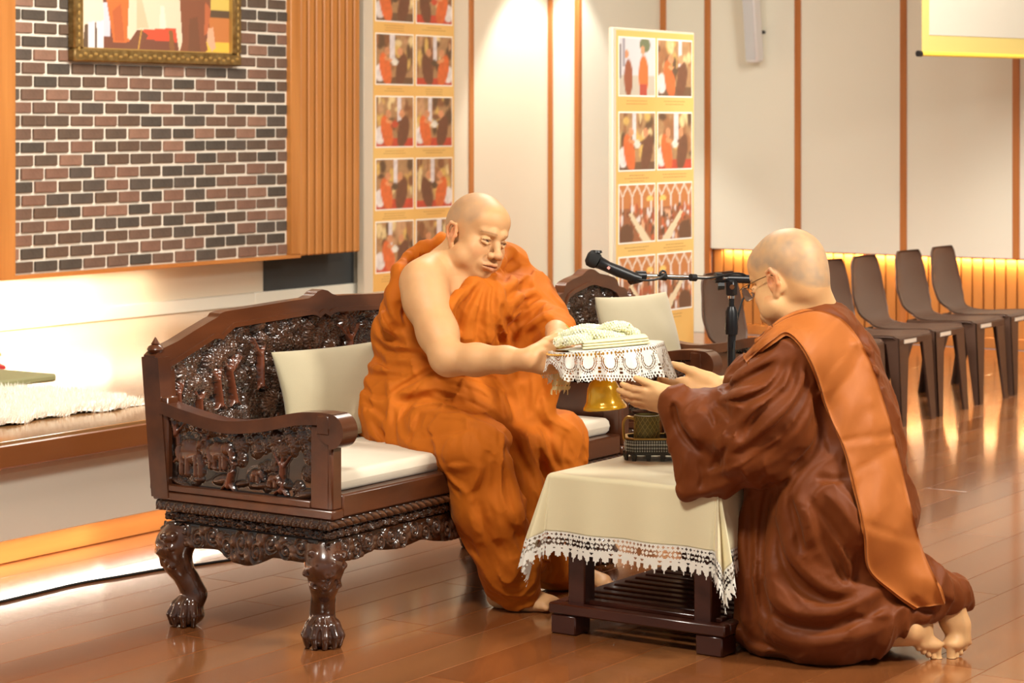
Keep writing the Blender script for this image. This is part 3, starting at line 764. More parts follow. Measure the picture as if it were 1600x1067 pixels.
def scrolls(nu, nv, L, Hh, pitch, kind, seed=0):
    """running carved ornament for a moulding"""
    X, Y = np.meshgrid(np.linspace(0, L, nu), np.linspace(0, 1, nv), indexing='ij'); r = random.Random(seed)
    H = np.zeros_like(X)
    if kind == 'leaf':       # pointed overlapping leaves
        u = (X/pitch) % 1; d = np.abs(u-.5)*2; edge = 1-Y*1.05
        H = np.clip(1-np.abs(d-edge)*5, 0, 1)*.7+np.clip(edge-d, 0, 1)*.75
        H = np.maximum(H, .3*np.sqrt(np.clip(1-(2*Y-1)**2, 0, 1)))
    elif kind == 'rope':
        u = (X/pitch+Y*1.1) % 1; H = np.sqrt(np.clip(1-(2*u-1)**2, 0, 1))*np.sqrt(np.clip(1-(2*Y-1)**2, 0, 1))
    else:                    # S-scrolls with curls
        n = int(L/pitch)+1
        for k in range(n):
            cx = (k+.5)*pitch; s = 1 if k % 2 else -1; cy = .5+.12*s
            dx, dy = (X-cx)/pitch, (Y-cy)*Hh/pitch; d = np.hypot(dx, dy); t = np.arctan2(dy*s, dx)
            arm = np.abs(((d*9-t/(2*PI)*2) % 2)-1)
            H = np.maximum(H, np.clip(1-arm*1.3, 0, 1)*(d < .48)*(1-d*.6)); H = np.maximum(H, (d < .1)*np.sqrt(np.clip(1-(d/.1)**2, 0, 1)))
            for q in range(3):
                a = r.uniform(-1.4, 1.4)+(PI if q % 2 else 0); x1 = cx+math.cos(a)*pitch*.55; y1 = cy+math.sin(a)*pitch*.5/Hh
                dd = np.hypot((X-x1)/pitch*2.6, (Y-y1)*Hh/pitch*2.6*1.2); H = np.maximum(H, .8*np.sqrt(np.clip(1-dd*dd*2.2, 0, 1)))
    return X, Y*Hh, H

def leg_mesh():
    f = Field((-.10, -.10, -.005), (.10, .10, .285), 0.0036)
    # cabriole: knee bulges toward +x+y local diagonal
    c = [(0.012, 0.012, .262), (.030, .030, .225), (.024, .024, .175), (.002, .002, .120), (-.010, -.010, .085), (.000, .000, .055)]
    r_ = [.052, .050, .036, .029, .030, .036]
    f.chain(c, r_, k=.02)
    f.ell((0.004, 0.004, .030), (.047, .047, .031), k=.012)
    for k in range(7):   # claws over the ball
        a = PI*.25+(k-3)*0.62; ca, sa = math.cos(a), math.sin(a)
        f.chain([(.012*ca, .012*sa, .085), (.036*ca+.003, .036*sa+.003, .060), (.050*ca+.004, .050*sa+.004, .034), (.044*ca+.004, .044*sa+.004, .008)], [.012, .012, .010, .008], k=.004)
    for k in range(-2, 3):   # flutes down the shin
        a = PI*.25+k*.42; ca, sa = math.cos(a), math.sin(a)
        f.chain([(.024+.030*ca, .024+.030*sa, .165), (.002+.028*ca, .002+.028*sa, .12), (-.008+.029*ca, -.008+.029*sa, .09)], [.006, .005, .006], k=.005)
    r = random.Random(4)
    for k in range(22):   # knee carving: curls
        a = PI*.25+r.uniform(-1.5, 1.5); z = r.uniform(.165, .272); R = .050 if z > .2 else .036
        c = (.026+R*math.cos(a), .026+R*math.sin(a), z)
        f.ell(c, (.013, .013, .010), k=.005)
        f.cap((c[0]+.008, c[1]+.008, c[2]), (c[0]+.012, c[1]+.012, c[2]+.002), .004, k=.003, op='s')
    f.cap((0, 0, -.3), (0, 0, -.004-.3), .3, k=.001, op='s')
    V, Q = f.mesh(); V[:, 2] = np.maximum(V[:, 2], 0)
    n = vnoise(V, 60); d = np.hypot(V[:, 0], V[:, 1])
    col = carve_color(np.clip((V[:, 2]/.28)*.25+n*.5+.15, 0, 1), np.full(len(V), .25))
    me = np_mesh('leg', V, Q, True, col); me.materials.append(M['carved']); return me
LEG = leg_mesh()

def arm_profile(x0, x1):
    """(x, z) line of the arm rail: high at the back, dipping, rising to the scroll"""
    P = catmull([(x0, .628), (x0+.10, .607), (x0+.23, .590), (x0+.36, .602), (x0+.48, .628), (x0+.56, .636), (x1, .634)], 8); return P
def settee(name, label, cat, L, prof, seed, near_arm=True, cushions=1):
    """built with its near front corner at x=.08, y=-.06; extends to y=-.06+L. returns the Empty"""
    y0, y1 = -.06, -.06+L; th = thing(name, label, cat, (-.22, 0.0, 0))
    X0, X1 = -.56, .08
    B = M['rosewood']; CV = M['carved']
    def fx(z): return X0-0.035*(z-.36)/.5
    # legs
    for (x, y, rz) in ((0.0, 0.0, -PI/2), (-.474, 0.0, PI), (0.0, y1-.06, 0), (-.474, y1-.06, PI/2)):
        o = bpy.data.objects.new('leg', LEG); COL.objects.link(o); o.parent = th; o.location = (x+.22, y, 0); o.rotation_euler = (0, 0, rz)
    # plinth boxes behind the carving
    bx0, bx1, by0, by1 = X0+.045, X1-.035, y0+.022, y1-.022
    G().box((bx0+.01, by0+.01, .262), (bx1-.01, by1-.01, .350)).build('apron_core', B, th)
    # mouldings on near side, front, far side and back : (z lo, z hi, outset, kind, pitch)
    rows = [(.325, .352, .030, 'leaf', .030, 'top_moulding'), (.296, .320, .012, 's', .034, 'middle_moulding'), (.240, .292, .016, 's', .052, 'apron')]
    for (z0, z1, out, kind, pit, nm) in rows:
        for side in ('near', 'front', 'far'):
            Ls = (bx1-bx0) if side != 'front' else (by1-by0)
            nu, nv = int(Ls/.0028), 18 if nm != 'apron' else 26
            X, Y, H = scrolls(nu, nv, Ls+2*out, z1-z0, pit if side == 'near' or kind != 'leaf' else pit, 'rope' if (kind == 'leaf' and side == 'front') else kind, seed+len(side))
            if nm == 'apron':   # scalloped lower edge dipping toward middle and legs
                t = X/X.max(); low = -.030*np.exp(-((t-.5)/.16)**2)-.012*np.abs(np.sin(t*PI*(3 if side != 'front' else 7)))
                Y = Y+low*(1-Y/(z1-z0))
            prof_b = np.sqrt(np.clip(1-(2*np.linspace(0, 1, nv)-1)**2, 0, 1))[None]*0.5
            HH = np.clip(H*.75+prof_b*.5, 0, 1.1)
            if side == 'near': O, U, N = (bx0-out, by0-out+.012, z0), (1, 0, 0), (0, -1, 0)
            elif side == 'front': O, U, N = (bx1+out-.012, by0-out, z0), (0, 1, 0), (1, 0, 0)
            else: O, U, N = (bx0-out, by1+out-.012, z0), (1, 0, 0), (0, 1, 0)
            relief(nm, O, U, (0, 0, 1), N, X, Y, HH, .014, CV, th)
        G().box((bx0-out+.012, by0-out+.012, z0+.003), (bx1+out-.012, by1+out-.012, z1-.001)).build(nm+'_core', B, th)
    # lower edge strip of the apron (scalloped lip)
    # seat frame
    G().box((X0, y0, .352), (X1, y0+.05, .378), bev=.004).build('side_rail', B, th)
    G().box((X0, y1-.05, .352), (X1, y1, .378), bev=.004).build('side_rail', B, th)
    G().box((X1-.05, y0+.05, .353), (X1-.004, y1-.05, .415), bev=.005).build('front_rail', B, th)
    G().box((X0+.01, y0+.05, .353), (X1-.05, y1-.05, .405)).build('seat_board', B, th)
    # arms
    for ys, s in ((y0, -1), (y1, 1)):
        ya, yb = (ys, ys+.045) if s < 0 else (ys-.045, ys)
        pr = arm_profile(X0+.03, X1+.01); xs = pr[:, 0]; top = pr[:, 1]
        low = [(x, z-.034) for x, z in pr]; up = [(x, z) for x, z in pr]
        G().band(low, up, 1, ya-.006, yb+.006).build('arm_rail', B, th)
        # scroll at the front: rounded roll curling down
        cx, cz, R = X1-.005, .588, .047
        arc = [(cx+R*math.cos(a), cz+R*math.sin(a)) for a in np.linspace(PI*.62, -PI*.52, 22)]
        inn = [(cx+(R-.040)*math.cos(a), cz+(R-.040)*math.sin(a)) for a in np.linspace(PI*.62, -PI*.52, 22)]
        G().band(inn, arc, 1, ya-.008, yb+.010).build('arm_scroll', B, th)
        G().tube([(cx, ya-.006, cz), (cx, yb+.008, cz)], .036, 20).build('scroll_eye', B, th)
        # frame of the side panel: stiles and lower rail, then the carved field
        G().box((X0-.012, ya, .378), (X0+.058, yb, .640), bev=.004).build('rear_stile', B, th)
        G().box((X1-.075, ya, .378), (X1-.012, yb, .60), bev=.004).build('front_stile', B, th)
        G().box((X1-.048, ya-.0088, .578), (X1-.006, yb+.0108, .629), bev=.003).build('scroll_block', B, th)
        G().box((X1-.03, ya+.002, .378), (X1-.001, yb-.002, .545), bev=.004).build('front_post', B, th)
        G().box((X0+.058, ya, .378), (X1-.075, yb, .398), bev=.003).build('lower_rail', B, th)
        px0, px1, pz0, pz1 = X0+.058, X1-.075, .398, .62
        G().box((px0, ya+.0195, pz0), (px1, yb-.0195, .566)).build('panel_back', B, th)
        X, Y, H, RED = forest(int((px1-px0)/.0026), int((pz1-pz0)/.0026), px1-px0, pz1-pz0, seed+3, True, .019)
        zt = np.interp(px0+X[:, 0], xs, top)-.022
        m = (pz0+Y) < zt[:, None]
        O = (px0, ya+.019, pz0) if s < 0 else (px0, yb-.019, pz0)
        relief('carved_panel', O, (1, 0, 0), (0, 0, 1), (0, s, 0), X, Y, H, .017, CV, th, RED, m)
    # back posts, finials, crest rail
    for yy, s in ((y0, 1), (y1, -1)):
        ya, yb = (yy-.003, yy+.047) if s > 0 else (yy-.047, yy+.003)
        g = G(); zt = prof[0][1]-.005
        vs = [(fx(.378)-.0, ya, .36), (fx(.378)+.062, ya, .36), (fx(.378)+.062, yb, .36), (fx(.378), yb, .36)]
        vt = [(fx(zt)-.012, ya, zt), (fx(zt)+.05, ya, zt), (fx(zt)+.05, yb, zt), (fx(zt)-.012, yb, zt)]
        g.add(vs+vt, [(3, 2, 1, 0), (4, 5, 6, 7), (0, 1, 5, 4), (1, 2, 6, 5), (2, 3, 7, 6), (3, 0, 4, 7)]).build('back_post', B, th, smooth=False)
        G().lathe([(.012, 0), (.016, .003), (.012, .008), (.020, .014), (.024, .021), (.020, .029), (.011, .034), (.013, .037), (.008, .043), (.003, .052), (0, .056)], (fx(zt)+.018, (ya+yb)/2, zt), 16).build('finial', B, th)
    n = len(prof); ys_ = [p[0] for p in prof]; zs = [p[1] for p in prof]
    low = [(p[0], p[2]) for p in prof]; up = [(p[0], p[1]) for p in prof]
    T = Matrix(((1, 0, -.07, .020), (0, 1, 0, 0), (0, 0, 1, 0), (0, 0, 0, 1)))
    G().band(low, up, 0, X0-.002, X0+.040, T).build('crest_rail', B, th)
    G().band([(p[0], p[2]-.008) for p in prof], [(p[0], p[2]+.006) for p in prof], 0, X0+.030, X0+.046, T).build('crest_bead', B, th)
    # carved back field
    z0b = .40
    for yy in (y0+.05, y1-.085):
        G().box((X0-.0, yy, .40), (X0+.035, yy+.035, zs[3]-.03), T).build('back_stile', B, th)
    bx, ex = y0+.06, y1-.06
    X, Y, H, RED = forest(int((ex-bx)/.0028), int(.47/.0028), ex-bx, .47, seed, False, .025)
    zl = np.interp(bx+X[:, 0], [p[0] for p in prof], [p[2] for p in prof])
    m = (z0b+Y) < zl[:, None]+.006
    O = Vector((X0+.012, bx, z0b)); O = T @ O
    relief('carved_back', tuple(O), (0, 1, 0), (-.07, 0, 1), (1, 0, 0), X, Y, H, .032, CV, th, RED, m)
    bl = [(p[0], .39) for p in prof if bx <= p[0] <= ex]; bu = [(p[0], p[2]) for p in prof if bx <= p[0] <= ex]
    G().band(bl, bu, 0, X0-.006, X0+.010, T).build('back_board', B, th)
    # seat cushion
    c = G(); 
    V, Q = pillow((X1-.06)-(X0+.07), (y1-y0-.12), .052, 26, 50, .012, seed)
    V = V+np.array([((X1-.06)+(X0+.07))/2+.022, (y0+y1)/2, .440])
    np_obj('seat_cushion', V, Q, M['linen_seat'], th)
    return th
def pillow(LX, LY, T, nx, ny, edge=.02, seed=0, puff=1.0, crease=0.0, corner=0.0):
    """box-like cushion: rounded slab, centred"""
    s, t = np.meshgrid(np.linspace(-1, 1, nx), np.linspace(-1, 1, ny), indexing='ij')
    # cosine spaced for tidy rounded edges
    s = np.sign(s)*(1-(1-np.abs(s))**1.8); t = np.sign(t)*(1-(1-np.abs(t))**2.2)
    e = np.minimum((1-np.abs(s))*LX, (1-np.abs(t))*LY)/2; q_ = np.clip(e/.014, 0, 1); th_ = T/2*np.sqrt(np.clip(1-(1-q_)**2, 0, 1))*(1+.10*(1-s**2)*(1-t**4))
    if puff != 1.0: th_ = T/2*np.clip((1-s**2)*(1-t**2), 0, 1)**.42
    x = s*LX/2*(1+corner*t*t*np.abs(s)); y = t*LY/2*(1+corner*s*s*np.abs(t))
    nz = (vnoise(np.stack([x, y, x*0], -1), 9, seed)-.5)*crease
    A = np.stack([x, y, th_+nz], -1); Bv = np.stack([x, y, -th_+nz], -1)
    Q1 = grid_faces(nx, ny); n = nx*ny
    return np.vstack([A.reshape(-1, 3), Bv.reshape(-1, 3)]), np.vstack([Q1, Q1[:, ::-1]+n])
def mirror_prof(h, c):
    """half profile [(y, ztop, zlow)...] up to the centre c"""
    return h+[(2*c-y, a, b) for y, a, b in h[::-1] if y < c-1e-6]
def densify(p, n=5):
    out = []
    for i in range(len(p)-1):
        for k in range(n):
            t = k/n; out.append(tuple(p[i][j]*(1-t)+p[i+1][j]*t for j in range(3)))
    return out+[p[-1]]
ph = [(-.058, .752, .700), (-.03, .768, .716), (.04, .785, .737), (.12, .812, .764), (.19, .834, .788), (.215, .841, .786), (.225, .850, .782), (.245, .854, .797), (.28, .856, .814), (.40, .860, .818), (.55, .866, .824), (.63, .868, .826), (.655, .875, .824), (.675, .886, .815), (.70, .891, .826)]
sofa = settee('carved_sofa', 'long dark carved sofa with cream seat cushion that the person in orange sits on', 'sofa', 1.52, densify(mirror_prof(ph, .70), 4), 11)
ph2 = [(-.058, .735, .66), (-.02, .752, .675), (.0, .760, .69), (.012, .785, .70), (.03, .792, .72), (.06, .797, .745), (.072, .822, .765), (.09, .832, .785), (.13, .842, .800), (.19, .852, .812), (.225, .868, .820), (.25, .872, .822)]
arm = settee('carved_armchair', 'dark carved armchair with arched crest beyond the long sofa', 'armchair', .62, densify(mirror_prof(ph2, .25), 4), 23)
ay = 2.0; arm.location.y += ay

# back cushions (loose)
def loose_cushion(label, group, Wd, Hd, T, base, lean, rotz, seed, twist=0.0):
    th = None
    V, Q = pillow(Wd, Hd, T, 34, 34, seed=seed, puff=.5, crease=.012, corner=.05)
    # sharpen two upper corners into little ears
    Rm_ = (Matrix.Rotation(rotz, 3, 'Z') @ Matrix.Rotation(PI/2, 3, 'Z') @ Matrix.Rotation(PI/2-lean, 3, 'X') @ Matrix.Rotation(twist, 3, 'Z'))
    V = V @ np.array(Rm_).T
    zmin = V[:, 2].min(); V[:, 2] -= zmin
    me = np_mesh('cushion', V, Q, True); o = link('cushion', me, M['linen'], None, base)
    tag(o, label, 'cushion', group); return o
loose_cushion('beige back cushion on the long sofa behind the person in orange', 'loose back cushions', .46, .265, .10, (-.37, .57, .466), math.radians(17), math.radians(-14), 2, 0.03)
loose_cushion('pale beige back cushion propped in the carved armchair', 'loose back cushions', .47, .31, .10, (-.36, 2.27, .466), math.radians(15), 0, 5, -0.02)

# ================================================================== stacking chairs
M['brownplastic'] = mat('brown_chair_plastic', lin(78, 55, 43), 0.45, spec=0.4, bump=0.05, bscale=300)
M['sticker'] = mat('white_sticker', lin(226, 214, 196), 0.6)
def stack_chair(label):
    th = thing('stacking_chair', label, 'chair', (0, 0, 0), 0, 'brown plastic chairs by the lit wainscot')
    # side profile (x forward, z up), y half width
    prof = catmull([(-.475, .745), (-.468, .68), (-.445, .58), (-.415, .50), (-.385, .445), (-.34, .412), (-.26, .402), (-.14, .408), (-.04, .412), (.0, .404)], 5)
    hw = np.interp(np.linspace(0, 1, len(prof)), [0, .05, .25, .38, .50, .62, .8, .95, 1], [.125, .152, .185, .172, .122, .155, .20, .19, .165])
    nv = 15; t = np.linspace(-1, 1, nv)
    V = []
    for i, (x, z) in enumerate(prof):
        back = max(0, min(1, (z-.45)/.2))
        for q in t: V.append((x+back*.028*q*q*1.0, hw[i]*q, z+(1-back)*(.006*q*q if i < len(prof)-3 else 0)))
    V = np.array(V).reshape(len(prof), nv, 3)
    N = np.zeros_like(V); du = np.gradient(V, axis=0); dv = np.gradient(V, axis=1); N = np.cross(du, dv); N /= np.linalg.norm(N, axis=-1, keepdims=True)
    A = V-N*.009; n = len(prof)*nv; Q1 = grid_faces(len(prof), nv)
    idx = np.arange(n).reshape(len(prof), nv); ring = np.concatenate([idx[:, 0], idx[-1, 1:], idx[::-1, -1][1:], idx[0, ::-1][1:-1]])
    rq = np.stack([ring, np.roll(ring, -1), np.roll(ring, -1)+n, ring+n], 1)
    ib = int(len(prof)*.58)
    def part(i0, i1, nm):
        sub = np.arange(i0*nv, i1*nv); VV = np.vstack([V.reshape(-1, 3)[sub], A.reshape(-1, 3)[sub]]); k = len(sub)//nv; nn = len(sub)
        q = grid_faces(k, nv); id_ = np.arange(nn).reshape(k, nv); rg = np.concatenate([id_[:, 0], id_[-1, 1:], id_[::-1, -1][1:], id_[0, ::-1][1:-1]])
        rq = np.stack([rg, np.roll(rg, -1), np.roll(rg, -1)+nn, rg+nn], 1)
        np_obj(nm, VV, np.vstack([q, q[:, ::-1]+nn, rq]), M['brownplastic'], th, True, world=False)
    part(0, ib+1, 'backrest'); part(ib, len(prof), 'seat')
    for sx, sy in ((0, 1), (0, -1), (1, 1), (1, -1)):
        g = G(); tx = -.035 if sx == 0 else -.345; ty = .160*sy; fx_, fy = (.02, .185*sy) if sx == 0 else (-.46, .185*sy)
        w0, w1 = .052, .030; d = -1 if sx == 0 else 1
        # L-section, open to the inside
        for (ax, ay_) in ((1, 0), (0, 1)):
            lo = []; 
            def P(cx, cy, z, w):
                if ax: return [(cx, cy, z), (cx+d*w, cy, z), (cx+d*w, cy-sy*.006, z), (cx, cy-sy*.006, z)]
                return [(cx, cy, z), (cx, cy-sy*w*1.6, z), (cx+d*.006, cy-sy*w*1.6, z), (cx+d*.006, cy, z)]
            vs = P(tx+(.035 if sx == 0 else -.03), ty+.02*sy, .405, w0*1.3)+P(fx_, fy, 0, w1)
            g.add(vs, [(3, 2, 1, 0), (4, 5, 6, 7), (0, 1, 5, 4), (1, 2, 6, 5), (2, 3, 7, 6), (3, 0, 4, 7)])
        g.build('leg', M['brownplastic'], th, smooth=False, world=False)
    for sy in (1, -1): G().box((-.36, .172*sy-.004, .375), (-.02, .172*sy+.004, .405), bev=.002).build('side_skirt', M['brownplastic'], th, world=False)
    G().box((-.008, -.165, .372), (.002, .165, .402), bev=.002).build('front_skirt', M['brownplastic'], th, world=False)
    G().box((.003, -.13, .378), (.0045, .0, .396)).build('label_sticker', M['sticker'], th, world=False)
    return th
c0 = stack_chair('brown plastic chair, just behind the microphone stand')
c0.location = (-.56, 4.03, 0)
for y, lab, rz in ((4.6, 'brown plastic chair hidden mostly behind the kneeling person, second of the row', .02), (5.14, 'brown plastic chair just right of the kneeling head, third of the row', -.02),
               (5.565, 'brown plastic chair, second to the right of the kneeling head', .015), (6.1, 'brown plastic chair, next to last of the row at right', -.01), (6.57, 'brown plastic chair, farthest right of the row against the lit slats', .01)):
    dup(c0, (-.57-.03*(y-5)/1.5, y, 0), rz, lab)

# ================================================================== low table, cloth with lace
M['tablewood'] = mat('dark_red_table_wood', lin(74, 34, 22), 0.3, coat=0.5, var=lin(52, 22, 14), vscale=3, vstretch=(1, 1, 3))
M['satin'] = mat('cream_satin_cloth', lin(220, 208, 170), 0.5, spec=0.4, sheen=0.4, bump=0.05, bscale=300)
M['lace'] = mat('white_cotton_lace', lin(230, 226, 214), 0.8, spec=0.25, sheen=0.2, bump=0.3, bscale=500)
TX0, TX1, TY0, TY1, TZ = .425, .94, .475, 1.22, .438
tb = thing('low_table', 'low dark wooden table with a slatted shelf under the cream cloth', 'table', ((TX0+TX1)/2, (TY0+TY1)/2, 0))
G().box((TX0, TY0, TZ-.03), (TX1, TY1, TZ), bev=.004).build('table_top', M['tablewood'], tb)
for x in (TX0+.03, TX1-.09):
    for y in (TY0+.03, TY1-.09): G().box((x, y, .05), (x+.055, y+.055, TZ-.03), bev=.004).build('leg', M['tablewood'], tb)
G().box((TX0-.015, TY0+.0, .055), (TX1+.02, TY0+.035, .085), bev=.004).build('shelf_rail', M['tablewood'], tb)
G().box((TX0-.015, TY1-.035, .055), (TX1+.02, TY1, .085), bev=.004).build('shelf_rail', M['tablewood'], tb)
for x in (TX0-.015, TX1-.015): G().box((x, TY0+.035, .055), (x+.035, TY1-.035, .085), bev=.004).build('shelf_rail', M['tablewood'], tb)
for x in (TX0-.01, TX1-.07):
    for y in (TY0+.005, TY1-.085): G().box((x, y, 0), (x+.08, y+.08, .054), bev=.004).build('foot', M['tablewood'], tb)
for i in range(11):
    y = TY0+.055+i*.058; G().box((TX0+.02, y, .078), (TX1-.018, y+.034, .092), bev=.003).build('shelf_slat', M['tablewood'], tb)
G().box((TX0+.03, TY0+.03, TZ-.075), (TX1-.03, TY0+.05, TZ-.03)).build('apron', M['tablewood'], tb)
G().box((TX0+.03, TY1-.05, TZ-.075), (TX1-.03, TY1-.03, TZ-.03)).build('apron', M['tablewood'], tb)

def table_cloth():
    h = .0028; ov = .238
    us = np.arange(TX0-ov, TX1+ov+h/2, h); vs = np.arange(TY0-ov, TY1+ov+h/2, h)
    u, v = np.meshgrid(us, vs, indexing='ij')
    ex = np.maximum(TX0-u, 0)-np.maximum(u-TX1, 0); ey = np.maximum(TY0-v, 0)-np.maximum(v-TY1, 0)
    dx = np.clip(u, TX0, TX1); dy = np.clip(v, TY0, TY1)
    wx, wy = u-dx, v-dy; L = np.hypot(wx, wy); Ls = np.maximum(L, 1e-6); nx, ny = wx/Ls, wy/Ls
    ang = np.arctan2(wy, wx)
    r0 = .012                                 # rounded edge
    s = np.minimum(L, r0*PI/2); out = r0*np.sin(s/r0); down = r0*(1-np.cos(s/r0))+np.maximum(L-r0*PI/2, 0)
    corner = (np.abs(wx) > 1e-9) & (np.abs(wy) > 1e-9)
    c2 = np.abs(np.sin(2*ang))*corner
    fold = .010*np.sin(u*34+1.0)*np.minimum(L/.2, 1)*(np.abs(wy) > 1e-9)*(~corner)+.008*np.sin(v*30)*np.minimum(L/.2, 1)*(np.abs(wx) > 1e-9)*(~corner)
    flare = down*(.10+.16*c2)+fold+c2*.022*np.cos(ang*12)*np.minimum(L/.2, 1)
    x = dx+nx*(out+flare); y = dy+ny*(out+flare); z = TZ+.004-down*(1-.03*c2)
    z = z+.0012*np.sin(u*21+v*13)*(L < 1e-6)
    P = np.stack([x, y, z], -1)
    # lace pattern by distance to the hem (e) and along it (c)
    eu = np.minimum(u-us[0], us[-1]-u); ev = np.minimum(v-vs[0], vs[-1]-v); e = np.minimum(eu, ev); c = np.where(eu < ev, v, u)
    p = .0262; q = (c/p) % 1-.5
    band = .078; lace = e < band
    tipd = (.036-e)/.036                            # leaf tips
    wtip = np.where(e < .009, .08+.02*np.cos(e*2500), np.clip(.14+.36*np.sqrt(np.clip((e-.009)/.016, 0, 1)), 0, .5)+.03*np.cos(e*1700))
    solid = np.where(e < .036, np.abs(q) < wtip, True)
    # leaf vein perforation
    solid &= ~((e > .010) & (e < .034) & (np.abs(np.abs(q)-.40) < .035) & (np.sin(e*1700) > 0.2))
    # flower roundels
    d = np.hypot(q*p, e-.050); t = np.arctan2(e-.050, q*p)
    ring = (d < .0105) & (d > .0042) & (np.abs(np.sin(t*4)) > .45)
    solid &= ~((e > .038) & (e < .062) & ring)
    solid &= ~((e > .037) & (e < .063) & (d < .0016))
    solid &= ~((e > .038) & (e < .062) & (np.abs(np.abs(q)-.5) < .07) & (np.abs(np.abs(e-.050)-.007) < .0025))
    # square eyelets
    solid &= ~((e > .067) & (e < .0715) & (np.abs(((c/(p/2)) % 1)-.5) < .2))
    nu, nv = u.shape; Q = grid_faces(nu, nv)
    ef = e.reshape(-1)[Q].mean(1); sf = solid.reshape(-1)[Q].sum(1) >= 3
    tc = thing('tablecloth', 'cream satin tablecloth with white lace border hanging over the low table', 'tablecloth', ((TX0+TX1)/2, (TY0+TY1)/2, TZ))
    def put(nm, qs, m, off=0):
        used = np.unique(qs); mp = np.zeros(nu*nv, int)-1; mp[used] = np.arange(len(used)); np_obj(nm, P.reshape(-1, 3)[used], mp[qs], m, tc)
    inner = Q[(ef >= band-.003)]
    # decimate the plain middle: take every third line
    put('cloth', inner, M['satin']); put('lace_border', Q[(ef < band) & sf], M['lace'])
table_cloth()

# ================================================================== things on the table
M['silverinlay'] = mat('dark_box_with_silver_inlay', lin(66, 66, 62), 0.4, metal=0.3)
M['silver'] = mat('silver_inlay', lin(190, 192, 184), 0.35, metal=0.3)
M['redlacquer'] = mat('red_lacquer', lin(168, 24, 24), 0.3, coat=0.5)
M['brasspaint'] = mat('gold_painted_rim', lin(178, 140, 66), 0.35, metal=0.5)
M['weave'] = mat('woven_olive_mug', lin(112, 104, 58), 0.55)
M['weave2'] = mat('woven_gold_strand', lin(160, 146, 84), 0.4, metal=0.3)
M['glass'] = mat('clear_glass', (1, 1, 1), 0.02, trans=1.0, ior=1.45)
M['darkdrink'] = mat('dark_herbal_drink', lin(60, 18, 14), 0.1, trans=.3)
bxc = np.array(W(1022, 700, 6.47)); bxc = np.array([.525, .855, TZ+.0055])
bt = thing('inlaid_tray_box', 'small dark silver-inlaid tray box with red lining on the table', 'box', tuple(bxc), math.radians(34))
def oct_(hx, hy, c): return [(-hx+c, -hy), (hx-c, -hy), (hx, -hy+c), (hx, hy-c), (hx-c, hy), (-hx+c, hy), (-hx, hy-c), (-hx, -hy+c)]
hx, hy = .082, .058
def ring_wall(g, po, pi, z0, z1):
    n = len(po)
    for i in range(n):
        j = (i+1) % n
        vs = [(*po[i], z0), (*po[j], z0), (*pi[j], z0), (*pi[i], z0), (*po[i], z1), (*po[j], z1), (*pi[j], z1), (*pi[i], z1)]
        g.add(vs, [(0, 1, 5, 4), (2, 3, 7, 6), (4, 5, 6, 7), (3, 2, 1, 0)])
g = G(); ring_wall(g, oct_(hx, hy, .022), oct_(hx-.006, hy-.006, .02), .016, .062); g.prism(oct_(hx-.003, hy-.003, .021), 2, .016, .024); g.build('box_body', M['silverinlay'], bt, smooth=False, world=False)
G().prism(oct_(hx-.0065, hy-.0065, .02), 2, .024, .030).build('lining', M['redlacquer'], bt, smooth=False, world=False)
g = G(); ring_wall(g, oct_(hx+.002, hy+.002, .0225), oct_(hx-.006, hy-.006, .02), .060, .064); g.build('rim', M['brasspaint'], bt, smooth=False, world=False)
g = G(); P8 = oct_(hx+.0015, hy+.0015, .022)
for i in range(8):     # feet of the skirt, cut with arches
    j = (i+1) % 8; a = Vector((*P8[i], 0)); b_ = Vector((*P8[j], 0)); L_ = (b_-a).length; d_ = (b_-a)/L_; nn = Vector((d_.y, -d_.x, 0))
    k = 3 if L_ > .05 else 1
    for q in range(k+1):
        c_ = a+d_*(L_*(q/k)); w_ = .010
        g.add([c_-d_*w_*.5, c_+d_*w_*.5, c_+d_*w_*.8+Vector((0, 0, .018)), c_-d_*w_*.8+Vector((0, 0, .018))]+[c_-d_*w_*.5-nn*.004, c_+d_*w_*.5-nn*.004, c_+d_*w_*.8+Vector((0, 0, .018))-nn*.004, c_-d_*w_*.8+Vector((0, 0, .018))-nn*.004], [(0, 1, 2, 3), (7, 6, 5, 4), (0, 4, 5, 1), (3, 2, 6, 7), (0, 3, 7, 4), (1, 5, 6, 2)])
g.build('skirt_foot', M['silverinlay'], bt, smooth=False, world=False)
g = G()
for i in range(8):
    j = (i+1) % 8; a = Vector((*P8[i], 0)); b_ = Vector((*P8[j], 0)); L_ = (b_-a).length; d_ = (b_-a)/L_; nn = Vector((d_.y, -d_.x, 0))
    n_ = max(3, int(L_/.0065))
    for q in range(n_):
        for z_, s_ in ((.054, .0026), (.046, .0034), (.036, .0030), (.028, .0022)):
            c_ = a+d_*(L_*(q+.5)/n_)+Vector((0, 0, z_)); g.ball(c_, s_, 5, 4, sc=(1, 1, 1.2))
o = g.build('silver_inlay', M['silver'], bt, smooth=False, world=False); o['kind'] = 'stuff'
mgp = Vector((.512, .835, TZ+.0355))
mug = thing('woven_mug', 'olive and gold woven-pattern mug with a gold handle on the tray box', 'mug', tuple(mgp))
G().lathe([(.030, 0), (.036, .002), (.036, .095), (.033, .096), (.033, .012), (0, .012)], n=32).build('mug_body', M['weave'], mug, world=False)
G().lathe([(.0375, .0), (.0385, .004), (.0385, .012), (.037, .014)], n=32).build('base_band', M['brasspaint'], mug, world=False)
g = G()
for s_ in (1, -1):
    for k in range(16):
        g.tube([(.0365*math.cos(a), .0365*math.sin(a), z) for a, z in [(2*PI*k/16+s_*t*1.5, .014+.078*t) for t in np.linspace(0, 1, 9)]], .0011, 4)
